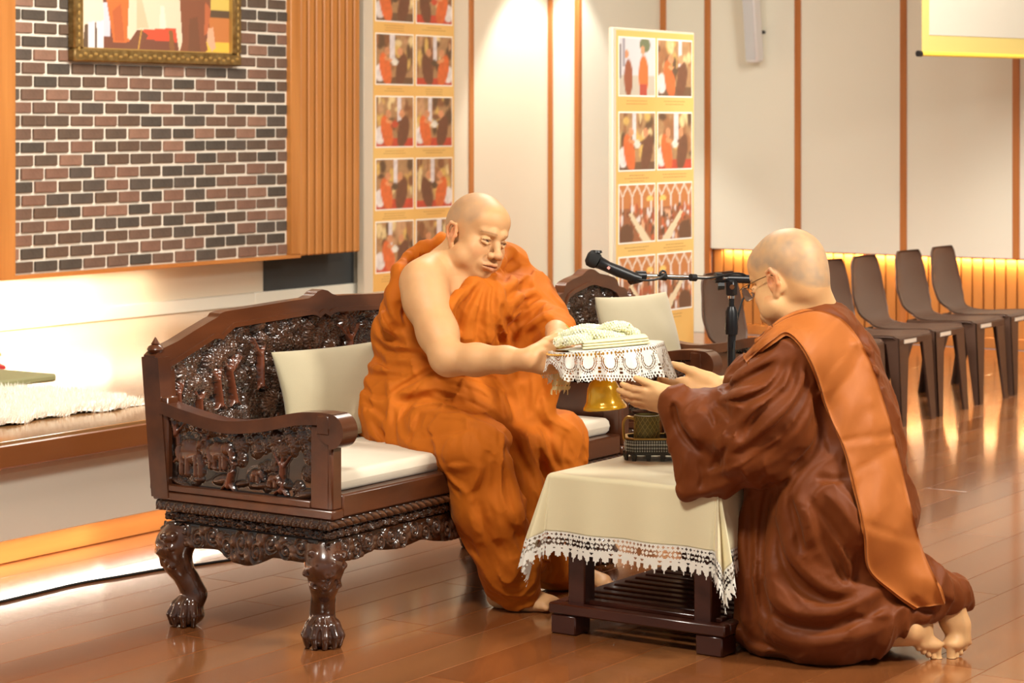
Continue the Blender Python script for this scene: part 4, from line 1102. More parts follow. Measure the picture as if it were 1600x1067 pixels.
o = g.build('woven_strands', M['weave2'], mug, world=False); o['kind'] = 'stuff'
hd = Vector((-CS, -SN, 0)).normalized()
hp = [hd*(.034)+Vector((0, 0, .084)), hd*.055+Vector((0, 0, .088)), hd*.066+Vector((0, 0, .076)), hd*.067+Vector((0, 0, .05)), hd*.064+Vector((0, 0, .026)), hd*.052+Vector((0, 0, .018)), hd*.034+Vector((0, 0, .020))]
G().tube([Vector(p) for p in catmull([tuple(p) for p in hp], 5)], .0042, 8).build('handle', M['brasspaint'], mug, world=False)
for (x, y, lab) in ((.575, .878, 'clear glass of dark drink on the tray box beside the woven mug'),):
    gl = thing('drinking_glass', lab, 'glass', (x, y, TZ+.0355))
    G().lathe([(0, 0), (.024, 0), (.028, .085), (.0265, .085), (.0225, .004), (0, .004)], n=24).build('glass_body', M['glass'], gl, world=False)
    G().lathe([(0, .0045), (.022, .0045), (.0245, .05), (0, .05)], n=24).build('drink', M['darkdrink'], gl, world=False)
jr = thing('covered_jar', 'dark glass jar with a low lid standing behind the woven mug', 'jar', (.465, 1.06, TZ+.0055))
G().lathe([(0, 0), (.040, 0), (.046, .02), (.046, .09), (.038, .115), (.030, .12), (0, .12)], n=28).build('jar_body', mat('dark_jar_glass', lin(30, 22, 18), 0.12, coat=.6), jr, world=False)
G().lathe([(.034, .118), (.040, .122), (.038, .135), (.022, .145), (.008, .148), (.010, .156), (0, .16)], n=28).build('jar_lid', mat('smoked_glass_lid', lin(70, 58, 48), 0.1, coat=.8), jr, world=False)

# ================================================================== microphone on boom stand
M['blackmetal'] = mat('black_metal', lin(26, 26, 28), 0.35, metal=0.3)
M['chrome'] = mat('chrome_tube', lin(190, 186, 180), 0.15, metal=1.0)
M['rubber'] = mat('black_cable', lin(18, 18, 18), 0.5)
Dm = 6.95
mb = W(1143, 470, Dm); mx, my = mb[0], mb[1]
def PM(px, py, D=Dm): return Vector(W(px, py, D))
ms = thing('microphone_stand', 'black boom microphone stand rising behind the low table', 'microphone stand', (mx, my, 0))
G().lathe([(0, 0), (.13, 0), (.13, .012), (.12, .018), (.02, .026), (.014, .05)], (mx, my, 0), 32).build('base', M['blackmetal'], ms)
zt = W(1143, 512, Dm)[2]; zc = W(1143, 462, Dm)[2]
G().tube([(mx, my, .03), (mx, my, zt)], .0125, 14).build('lower_pole', M['blackmetal'], ms)
G().tube([(mx, my, zt-.02), (mx, my, zt), (mx, my, zt+.05), (mx, my, zt+.065)], [.019, .021, .019, .012], 14).build('height_clutch', M['blackmetal'], ms)
G().tube([(mx, my, zt+.06), (mx, my, zc+.02)], .009, 12).build('upper_pole', M['blackmetal'], ms)
G().tube([(mx, my, zc-.008), (mx, my, zc+.006)], .011, 12).build('collar', M['chrome'], ms)
piv = PM(1139, 440)
G().box((mx-.014, my-.014, zc), (mx+.014, my+.014, piv.z+.004), bev=.004).build('swivel_block', M['blackmetal'], ms)
kn = Vector((CS, SN, 0))
G().tube([piv-kn*.014-Vector((0, 0, .012)), piv-kn*.034-Vector((0, 0, .012))], [.012, .015], 8).build('knob', M['blackmetal'], ms)
G().tube([Vector((mx, my, piv.z-.015))-Vector((-SN, CS, 0))*.018, Vector((mx, my, piv.z-.015))-Vector((-SN, CS, 0))*.008], .008, 10).build('bolt', M['chrome'], ms)
bL, bR = PM(1003, 430.5, 6.85), PM(1172, 436, 6.98)
G().tube([bL, bR], .0062, 12).build('boom_arm', M['chrome'], ms)
G().tube([PM(1120, 434.6, 6.95), PM(1171, 436.2, 6.98)], .0135, 12).build('boom_clamp', M['blackmetal'], ms)
G().tube([PM(1117, 434, 6.945), PM(1127, 434.5, 6.95)], .0165, 12).build('boom_collar', M['blackmetal'], ms)
for x in (1036, 1083): G().tube([PM(x-4, 431+(x-1003)*.03, 6.87), PM(x+4, 431.5+(x-1003)*.03, 6.88)], .0115, 10).build('cable_tie', M['rubber'], ms)
G().tube([PM(1167, 436, 6.98), PM(1172, 436, 6.98)], .012, 10).build('end_cap', M['blackmetal'], ms)
G().tube([PM(994, 430.5, 6.84), PM(1008, 430.8, 6.85)], .0145, 12).build('boom_tip', M['blackmetal'], ms)
mi = thing('microphone', 'black handheld microphone clipped to the end of the boom', 'microphone', tuple(PM(960, 418, 6.82)))
G().tube([PM(1002, 436, 6.83), PM(990, 433, 6.83), PM(968, 424.5, 6.82), PM(950, 417, 6.81), PM(938, 411, 6.805), PM(932, 408, 6.80)], [.011, .015, .0175, .0165, .0185, .022], 16).build('body', M['black'], mi)
G().tube([PM(934, 409, 6.80), PM(927, 405, 6.80), PM(920, 402.5, 6.8), PM(916.5, 401, 6.8)], [.023, .0265, .024, .013], 18).build('grille', mat('black_foam_grille', lin(30, 30, 30), .85, bump=.6, bscale=700), mi)
G().tube([PM(932, 402, 6.80), PM(932.5, 396, 6.80), PM(932.8, 394, 6.80)], [.008, .010, .014], 10).build('clip_stem', M['black'], mi)
G().tube([PM(932.8, 394.5, 6.80), PM(933, 391, 6.80)], [.0165, .0135], 12).build('clip_knob', M['black'], mi)
G().tube([PM(985, 436, 6.83), PM(1001, 433, 6.85)], [.018, .016], 12).build('holder', M['blackmetal'], mi)
G().box((-.004, -.0012, -.004), (.004, .0012, .004), Matrix.Translation(PM(951, 418.5, 6.787)) @ Matrix.Rotation(math.atan2(SN, CS), 4, 'Z') @ Matrix.Rotation(PI/4, 4, 'Y')).build('sticker', mat('pink_sticker', lin(236, 160, 150), .5), mi)
cb = [PM(998, 437, 6.82), PM(1008, 438, 6.82), PM(1022, 437, 6.83), PM(1032, 434, 6.84), PM(1040, 427, 6.85), PM(1036, 423, 6.86), PM(1031, 428, 6.86), PM(1040, 434, 6.86), PM(1062, 436, 6.87), PM(1083, 435, 6.88), PM(1110, 434.5, 6.9), PM(1130, 430, 6.93), PM(1150, 427, 6.95), PM(1164, 430, 6.97), PM(1171, 440, 6.99), PM(1167, 455, 6.99), PM(1159, 472, 6.98), PM(1154, 490, 6.97), PM(1149, 520, 6.96)]
cpath = [tuple(p) for p in catmull([tuple(p) for p in cb], 6)]
e = cpath[-1]; cpath += [(mx+.018, my-.02, z) for z in np.linspace(e[2]-.05, .04, 8)]+[(mx+.0, my-.15, .005), (mx-.15, my+.02, .005), (mx-.30, my+.20, .005)]
tag(G().tube(cpath, .0034, 6).build('microphone_cable', M['rubber']), 'thin black microphone cable looped along the boom and stand', 'cable')

# ================================================================== on the stage and floor
fl = [tuple(Wz(x, y, .004)) for x, y in ((-60, 952), (0, 940), (60, 926), (125, 911), (190, 900), (255, 889), (330, 879), (420, 864), (540, 838))]
tag(G().tube([tuple(p) for p in catmull(fl, 8)], .0042, 6).build('floor_cable', M['rubber']), 'black cable lying on the floor along the stage behind the sofa', 'cable')
M['fur'] = mat('white_shaggy_fur', lin(252, 246, 234), 0.9, spec=.1, sheen=.5)
def rug():
    th = thing('fur_rug', 'white shaggy fur rug on the stage at left', 'rug', (-1.9, .9, .42))
    x0, x1, y0, y1 = -2.55, -1.66, -.6, 1.12
    r = np.random.RandomState(3)
    nx, ny = 60, 110; s, t = np.meshgrid(np.linspace(0, 1, nx), np.linspace(0, 1, ny), indexing='ij')
    ed = .03*np.sin(t*23)+.02*np.sin(t*51+1)
    x = x0+(x1-x0)*s+ed*(s-.5); y = y0+(y1-y0)*t+.03*np.sin(s*17)*(t-.5)
    z = .42+.022*np.clip(np.minimum(np.minimum(s, 1-s)*12, np.minimum(t, 1-t)*20), 0.05, 1)+.012*vnoise(np.stack([x, y, x*0], -1), 14, 2)
    np_obj('rug_base', np.stack([x, y, z], -1).reshape(-1, 3), grid_faces(nx, ny), M['fur'], th)
    n = 22000; u = r.rand(n); v = r.rand(n)
    px = x0+(x1-x0)*u+(.03*np.sin(v*23)+.02*np.sin(v*51+1))*(u-.5); py = y0+(y1-y0)*v
    pz = .42+.020*np.clip(np.minimum(np.minimum(u, 1-u)*12, np.minimum(v, 1-v)*20), 0.02, 1)+.012*vnoise(np.stack([px, py, px*0], -1), 14, 2)
    a = r.rand(n)*6.28; L_ = .018+.016*r.rand(n); lean = .7*r.rand(n)+.1; w = .0035
    edx = np.where(u > .96, 1.2, np.where(u < .04, -1.2, 0)); 
    tip = np.stack([px+np.cos(a)*L_*lean+edx*L_*.4, py+np.sin(a)*L_*lean, np.maximum(pz+L_*(1-.4*lean), .423)], -1); cx, cy = np.cos(a+1.57)*w, np.sin(a+1.57)*w
    b1 = np.stack([px+cx, py+cy, pz-.004], -1); b2 = np.stack([px-cx, py-cy, pz-.004], -1); b3 = np.stack([px+np.cos(a)*w, py+np.sin(a)*w, pz-.004], -1)
    V = np.stack([b1, b2, b3, tip], 1).reshape(-1, 3); k = np.arange(n)[:, None]*4
    Q = np.vstack([k+np.array([[0, 1, 3]]), k+np.array([[1, 2, 3]]), k+np.array([[2, 0, 3]])])
    o = np_obj('fur_tufts', V, Q, M['fur'], th, False); o['kind'] = 'stuff'
rug()
q0 = Wz(90, 588, .47); 
mt = thing('green_mat', 'flat olive green seat mat lying on the fur rug at the left edge', 'mat', (q0[0]-.3, q0[1]-.45, .452))
Mm = Matrix.Translation((q0[0], q0[1], .452))
G().box((-.34, -1.0, 0), (0.0, 0, .028), Mm, bev=.008).build('mat_body', mat('olive_green_mat', lin(138, 136, 96), .7, bump=.1, bscale=200), mt)
ob = thing('small_offering_stand', 'tiny red and gold stand at the left edge behind the green mat', 'stand', tuple(Wz(-6, 576, .43)))
G().lathe([(0, 0), (.04, 0), (.035, .012), (.012, .022), (.012, .035), (.03, .045), (0, .045)], n=16).build('base', M['redlacquer'], ob, world=False)
G().lathe([(.01, .045), (.022, .055), (.012, .07), (.018, .08), (0, .10)], n=16).build('top', M['brasspaint'], ob, world=False)

# ================================================================== people
XC = np.array([CS, SN, 0.0]); YC = np.array([-SN, CS, 0.0]); ZC = np.array([0, 0, 1.0])   # photo right, away, up
def cdir(x, y, z): v = x*XC+y*YC+z*ZC; return v/np.linalg.norm(v)
def patched(build, lo, hi, h, patches):
    """mesh a body coarsely, with finer boxes for head and hands, as one surface list"""
    f = Field(lo, hi, h); build(f); V, Q = f.mesh()
    allV, allQ = [], []
    keep = np.ones(len(Q), bool)
    for (plo, phi, ph_) in patches:
        plo, phi = np.array(plo), np.array(phi); ins = np.all((V > plo+ph_*1.5) & (V < phi-ph_*1.5), 1); keep &= ~ins[Q].all(1)
    allV.append(V); allQ.append(Q[keep]); n = len(V)
    for (plo, phi, ph_) in patches:
        g = Field(plo, phi, ph_); build(g); v, q = g.mesh(); allV.append(v); allQ.append(q+n); n += len(v)
    return np.vstack(allV), np.vstack(allQ)

class Head:
    def __init__(s, c, fwd, roll=0.0, sc=1.0):
        """c = point between the ears at eye height; fwd = facing direction; roll tilts crown to his right"""
        f = np.array(fwd, float); f /= np.linalg.norm(f); l = np.cross(ZC, f); l /= np.linalg.norm(l); u = np.cross(f, l)
        cr, sr = math.cos(roll), math.sin(roll); l2 = l*cr+u*sr; u2 = u*cr-l*sr
        s.c = np.array(c, float); s.R = np.stack([l2, f, u2], 1); s.s = sc
    def P(s, x, y, z): return s.c+s.R @ (np.array([x, y, z])*s.s)
    def e(s, F_, c, r, k=.012, op='u', rot=None):
        R = s.R if rot is None else s.R @ np.array(Euler(rot).to_matrix()); F_.ell(s.P(*c), np.array(r)*s.s, R, k*s.s, op)
    def ch(s, F_, pts, rs, k=.006, op='u'):
        F_.chain([s.P(*p) for p in pts], [r*s.s for r in rs], k*s.s, op)
    def local(s, V): return ((V-s.c) @ s.R)/s.s
    def build(s, F_, heavy=1.0, snout=1.0):
        P0 = s.P; s.P = lambda x, y, z: P0(x, y if y < .086 else .086+(y-.086)*snout-(1-snout)*.03, z)
        s.e(F_, (0, -.010, .040), (.075, .094, .078), .02)
        s.e(F_, (0, -.048, .012), (.064, .054, .060), .03)
        s.e(F_, (0, .028, -.028), (.064, .060, .074), .025)
        s.e(F_, (0, .048, .048), (.058, .046, .045), .02)
        s.e(F_, (0, .022, -.072), (.058*heavy, .052, .044), .025)
        s.e(F_, (0, .066, -.098), (.027, .020, .019), .018)
        for q in (1, -1):
            s.e(F_, (q*.042, .050, -.036), (.026, .026, .028), .018)
            s.e(F_, (q*.050*heavy, .022, -.066), (.022, .034, .028), .02)
        s.ch(F_, [(-.040, .072, .020), (-.018, .088, .019), (0, .089, .013), (.018, .088, .019), (.040, .072, .020)], [.009, .011, .010, .011, .009], .012)
        for q in (1, -1):
            s.e(F_, (q*.031, .104, -.003), (.018, .016, .010), .012, 's')
            s.e(F_, (q*.031, .077, -.004), (.0155, .0135, .0115), .005)
            s.ch(F_, [(q*.016, .085, -.002), (q*.030, .0905, .003), (q*.046, .080, -.001)], [.0022, .003, .0022], .003)     # upper lid
            s.ch(F_, [(q*.017, .085, -.009), (q*.031, .0895, -.013), (q*.045, .080, -.010)], [.002, .0028, .002], .004)   # lower lid
            s.ch(F_, [(q*.018, .0875, -.0052), (q*.031, .0925, -.0042), (q*.044, .083, -.0052)], [.0012, .0016, .0012], .0015, 's')
        s.ch(F_, [(0, .088, .010), (0, .098, -.012), (0, .110, -.034)], [.008, .0085, .011], .010)
        s.e(F_, (0, .113, -.038), (.0150, .0125, .0115), .006)
        for q in (1, -1):
            s.e(F_, (q*.0170, .101, -.042), (.0112, .0118, .0100), .005); s.e(F_, (q*.0075, .110, -.0505), (.0042, .0055, .0040), .003, 's')
            s.ch(F_, [(q*.024, .096, -.044), (q*.032, .086, -.060), (q*.036, .078, -.078)], [.0016, .0022, .0014], .007, 's')
        s.e(F_, (0, .080, -.070), (.032, .024, .022), .012)
        s.ch(F_, [(-.026, .091, -.0715), (-.010, .104, -.0665), (0, .105, -.068), (.010, .104, -.0665), (.026, .091, -.0715)], [.0028, .0045, .0042, .0045, .0028], .004)
        s.ch(F_, [(-.023, .091, -.077), (0, .1025, -.0795), (.023, .091, -.077)], [.003, .0062, .003], .004)
        s.ch(F_, [(-.029, .091, -.0745), (-.012, .104, -.0730), (0, .1065, -.0735), (.012, .104, -.0730), (.029, .091, -.0745)], [.0012, .0016, .0016, .0016, .0012], .0025, 's')
        s.e(F_, (0, .095, -.0895), (.018, .008, .0035), .006, 's')
        s.P = P0
        for q in (1, -1):   # ears
            s.e(F_, (q*.076, -.012, -.014), (.0085, .0185, .031), .004, rot=(0, 0, -q*.45))
            s.ch(F_, [(q*.077, .002, -.004), (q*.084, -.003, .014), (q*.089, -.018, .016), (q*.089, -.028, .000), (q*.084, -.024, -.022), (q*.077, -.008, -.042)], [.004, .0045, .005, .005, .0048, .0060], .003)
            s.e(F_, (q*.0775, -.006, -.044), (.0055, .008, .010), .004)
            s.e(F_, (q*.087, -.008, -.010), (.009, .0085, .0125), .004, 's', rot=(0, 0, -q*.45))
            s.e(F_, (q*.078, .004, -.016), (.004, .005, .007), .003)
    def color(s, V, base, stubble=0.5):
        p = s.local(V); x, y, z = p.T; col = np.tile(np.array(base), (len(V), 1)); near = np.linalg.norm(p, axis=1) < .2
        def mix(m, c): nonlocal col; m = (m*near)[:, None]; col = col*(1-m)+np.array(c)*m
        def blob(cx, cy, cz, r): return np.clip(1.4-np.sqrt((x-cx)**2+(y-cy)**2+(z-cz)**2)/r, 0, 1)
        # shaved scalp, cooler and greyer with stubble
        hair = np.clip((z-.022-.9*np.clip(y-.035, 0, 1)+1.05*np.clip(-y, 0, .10)*.9)/.018, 0, 1)*np.clip((.070-y)/.02, 0, 1)
        hair *= (z > -.055)
        n = vnoise(p, 90, 3)*.5+vnoise(p, 30, 5)*.5
        mix(hair*stubble*(.25+.9*n), lin(150, 132, 112))
        ear = (np.abs(x) > .077)*np.clip(1-np.abs(z+.012)/.05, 0, 1)*(np.abs(y+.012) < .04)
        mix(ear*.45, lin(214, 110, 70))
        for q in (1, -1): mix(blob(q*.046, .07, -.035, .022)*.18, lin(220, 120, 80)); mix(blob(q*.087, -.007, -.010, .008)*.6, lin(120, 50, 30))
        mix(blob(0, .118, -.040, .014)*.22, lin(222, 120, 84))
        lip = np.clip(1.3-np.sqrt((x/.027)**2+((z+.0735)/.0105)**2), 0, 1)*(y > .085); mix(lip*.6, lin(178, 96, 74))
        mix(((np.abs(z+.0735) < .0016) & (np.abs(x) < .027) & (y > .085))*.8, lin(110, 50, 36))
        for q in (1, -1):
            ex = (x-q*.031)/.0135; ez = (z+.0047)/.0021; eye = (ex*ex+ez*ez < 1) & (y > .075)
            mix(eye*.8, lin(146, 112, 90)); mix((((x-q*.032)**2+(z+.0047)**2) < .0042**2)*(y > .075)*eye*1.0, lin(28, 16, 12))
            lid = (np.abs(ex) < 1.15) & (np.abs(z+.0012+.0006*ex*ex) < .0012) & (y > .075); mix(lid*.75, lin(70, 40, 28))
            br = np.clip(1-np.abs(z-.0195+.10*(np.abs(x)-.03)**2*40)/.004, 0, 1)*(np.abs(np.abs(x)-.032) < .019)*(y > .05); mix(br*.35, lin(120, 84, 58))
            mix((((x-q*.0075)**2+(z+.051)**2) < .0035**2)*(y > .1)*.8, lin(110, 50, 34))
        return col

def hand(F_, wrist, d, t, n, curl=(.25, .3, .3, .3), sc=1.0, spread=.05, thumb=(.62, .70, -.35), tcurl=.2, wr=.026, cb=None):
    """d = towards the fingertips, t = thumb side, n = back of the hand. Fingers curl away from n."""
    d, t, n = [np.array(v, float)/np.linalg.norm(v) for v in (d, t, n)]; w = np.array(wrist, float)
    offs = [.0275, .0095, -.0085, -.0255]; ml = [.088, .090, .085, .077]; fl = [.075, .084, .078, .060]; rr = [.0100, .0102, .0098, .0086]
    nails = []
    for i in range(4):
        kn = w+(d*ml[i]+t*offs[i]-n*(.002+.003*abs(i-1.3)))*sc
        F_.chain([w+(d*.008+t*offs[i]*.55)*sc, w+(d*ml[i]*.55+t*offs[i]*.85)*sc, kn], [.017*sc, .0155*sc, .0125*sc], .014*sc)
        ang = curl[i]*.8; p = kn; L = fl[i]*sc; sp = spread*(1.5-i)
        for j, (fr, r1, r2) in enumerate(((.46, 1.12, 1.0), (.30, 1.0, .92), (.24, .92, .74))):
            dd = d*math.cos(ang)-n*math.sin(ang)+t*sp; dd /= np.linalg.norm(dd); q = p+dd*L*fr
            F_.cap(p, q, rr[i]*r1*sc, rr[i]*r2*sc, .0045*sc); p = q; ang += curl[i]*(1.15 if j == 0 else .8)
        nails.append((p, d*0+n*math.cos(ang-.5)+d*math.sin(ang-.5)))
    b = w+(d*.022+t*.022-n*.006)*sc
    td = d*thumb[0]+t*thumb[1]+n*thumb[2]; td /= np.linalg.norm(td); p1 = b+td*.042*sc
    F_.cap(b, p1, .020*sc, .0145*sc, .016*sc)
    td2 = td*math.cos(tcurl)+d*math.sin(tcurl); td2 /= np.linalg.norm(td2); p2 = p1+td2*.034*sc; F_.cap(p1, p2, .0128*sc, .0115*sc, .006*sc)
    td3 = td2*math.cos(tcurl)+d*math.sin(tcurl); p3 = p2+td3/np.linalg.norm(td3)*.026*sc; F_.cap(p2, p3, .0115*sc, .0088*sc, .004*sc)
    # heel of the hand
    F_.ell(w+(d*.030-t*.018-n*.006)*sc, np.array([.016, .020, .014])*sc, k=.014*sc)
    return nails
def foot(F_, heel, d, up, sc=1.0, ls=1.0, toe_bend=0.0, big=1):
    """d = heel to toes, up = top of the foot, big = +1 puts the big toe on the side of cross(up, d)"""
    d, up = [np.array(v, float)/np.linalg.norm(v) for v in (d, up)]; s_ = np.cross(up, d)*big; h = np.array(heel, float); d = d*ls
    F_.ell(h+(up*.026+d*.006)*sc, np.array([.032, .036, .030])*sc, k=.02*sc)
    F_.chain([h+(up*.034+d*.01)*sc, h+(up*.036+d*.09)*sc, h+(up*.022+d*.16)*sc], [.030*sc, .028*sc, .022*sc], .02*sc)
    F_.chain([h+(up*.022+d*.03-s_*.012)*sc, h+(up*.018+d*.10-s_*.022)*sc, h+(up*.016+d*.155-s_*.026)*sc], [.022*sc, .019*sc, .016*sc], .02*sc)
    F_.ell(h+(up*.018+d*.165+s_*.020)*sc, np.array([.024, .024, .018])*sc, k=.015*sc)
    for i in range(5):
        o = .029-.0165*i; L = [.050, .044, .039, .034, .027][i]; r = [.0130, .0085, .0082, .008, .008][i]; base = h+(up*.014+d*(.178-.009*i)+s_*o)*sc
        dd = d*math.cos(toe_bend)+up*math.sin(toe_bend); F_.chain([base, base+dd*L*.55*sc, base+(dd*L-up*.002)*sc], [r*.95*sc, r*.82*sc, r*1.0*sc], .0025*sc)
        
SK1 = lin(208, 160, 112); SK2 = lin(214, 167, 115)
M['skin'] = mat('skin', (0.6, 0.35, 0.2), 0.5, spec=0.35, vcol='Col', sss=0.12, var=(.93, .88, .84), vscale=14, bump=0.08, bscale=350)
M['robe_orange'] = mat('saffron_orange_robe', lin(190, 102, 20), 0.75, spec=0.25, sheen=0.06, sheen_tint=(1, .7, .4), bump=0.10, bscale=420, var=lin(180, 94, 16), vscale=5)
M['robe_brown'] = mat('reddish_brown_robe', lin(112, 55, 19), 0.56, spec=0.22, sheen=0.08, sheen_tint=(1, .65, .4), bump=0.08, bscale=420, var=lin(102, 49, 16), vscale=5)
M['sash'] = mat('light_brown_folded_robe', lin(172, 98, 40), 0.6, spec=0.3, sheen=0.06, sheen_tint=(1, .7, .45), bump=0.08, bscale=420, var=lin(162, 90, 34), vscale=4)

def wrinkle(F_, amp, scale, stretch, seed=0, shear=0.0):
    """creased rumples of soft cloth over the whole surface: sharp crests, wide troughs"""
    n = F_.n; s = 1; near = np.abs(F_.F) < .016; I = np.argwhere(near)
    P = F_.lo+F_.h*I; P = P+np.stack([vnoise(P, 9, seed+7), vnoise(P, 9, seed+8), vnoise(P, 9, seed+9)], 1)*.09
    P[:, 0] += shear*P[:, 2]
    P = P*np.array(stretch)
    r1 = 1-np.abs(2*vnoise(P, scale, seed)-1); r2 = 1-np.abs(2*vnoise(P, scale*2.3, seed+1)-1)
    F_.F[near] -= (((r1**2-.35)+.38*(r2**2-.35))*amp).astype(np.float32)

# ------------------------------------------------------------------ seated person in orange
H1 = Head(W(745, 366, 6.70), cdir(.643, -.766, -.19), roll=-0.20, sc=1.03)
def body1(F_):
    H1.build(F_, 1.22)
    # neck and trunk
    F_.chain([W(727, 395, 6.76), W(722, 432, 6.80)], [.068, .074], .03)
    F_.chain([W(735, 405, 6.70), W(728, 440, 6.73)], [.052, .058], .03)
    F_.chain([W(700, 415, 6.72), W(722, 428, 6.80), W(768, 432, 6.92)], [.060, .066, .040], .04)        # trapezius / shoulder line
    F_.chain([W(722, 470, 6.79), W(690, 560, 6.84), W(655, 640, 6.84)], [.095, .11, .12], .05)
    F_.ell(W(712, 455, 6.70), (.072, .072, .06), k=.05)
    # bare right arm
    F_.chain([W(662, 442, 6.60), W(666, 470, 6.57), W(684, 520, 6.50), W(697, 556, 6.44)], [.072, .062, .054, .046], .035)
    F_.chain([W(676, 425, 6.66), W(700, 425, 6.72)], [.055, .055], .04)
    F_.chain([W(697, 556, 6.44), W(702, 561, 6.43), W(745, 562, 6.39), W(790, 562, 6.34), W(822, 562, 6.30)], [.047, .046, .044, .036, .029], .02)
    F_.chain([W(822, 562, 6.30), W(830, 561, 6.29)], [.028, .026], .012, flat=(YC, .8))
    hand(F_, W(826, 561, 6.295), cdir(.93, .34, -.06), cdir(.10, .20, 1), cdir(.3, -.93, .1), (.42, .38, .36, .34), 1.04, .04, (.72, .60, -.22), .25)
    # left forearm and hand
    F_.chain([W(855, 500, 6.86), W(872, 520, 6.66), W(868, 532, 6.52)], [.045, .036, .028], .02)
    hand(F_, W(864, 531, 6.54), cdir(.80, -.52, -.32), cdir(.3, .3, .9), cdir(.5, .8, -.1), (.3, .3, .3, .3), .95, .0, (.95, .22, -.2), .1)
    # lower legs and feet
    F_.chain([W(742, 705, 6.47), W(795, 905, 6.56)], [.05, .035], .02)
    F_.chain([W(868, 700, 6.80), W(880, 880, 6.85)], [.05, .035], .02)
    foot(F_, W(776, 940, 6.60)*[1, 1, 0]+[0, 0, .004], cdir(.93, -.37, 0), ZC, 1.0, big=1)
    foot(F_, W(866, 900, 6.9)*[1, 1, 0]+[0, 0, .004], cdir(.93, -.37, 0), ZC, 1.0, big=-1)
def box_of(pts, m): pts = np.array(pts); return pts.min(0)-m, pts.max(0)+m
p1 = thing('person', 'seated person with shaved head in bright orange robe, right shoulder bare, holding out the tray', 'person', (-.15, .72, 0))
hb = (H1.c-np.array([.16, .16, .165]), H1.c+np.array([.16, .16, .155]))
hd1 = box_of([W(826, 561, 6.295), W(890, 565, 6.2)], .075)
ft1 = box_of([W(766, 940, 6.60)*[1, 1, 0], W(850, 940, 6.5)*[1, 1, 0]], .06); ft1[0][2] = -.01; ft1[1][2] = .12
V, Q = patched(body1, (-.62, .30, -.01), (.62, 1.35, 1.28), .0052, [(hb[0], hb[1], .0019), (hd1[0], hd1[1], .0026), (ft1[0], ft1[1], .003)])
V[:, 2] = np.maximum(V[:, 2], .001)
V = smooth_mesh(V, Q, 1, .4)
np_obj('body', V, Q, M['skin'], p1, colors=H1.color(V, SK1, .55))

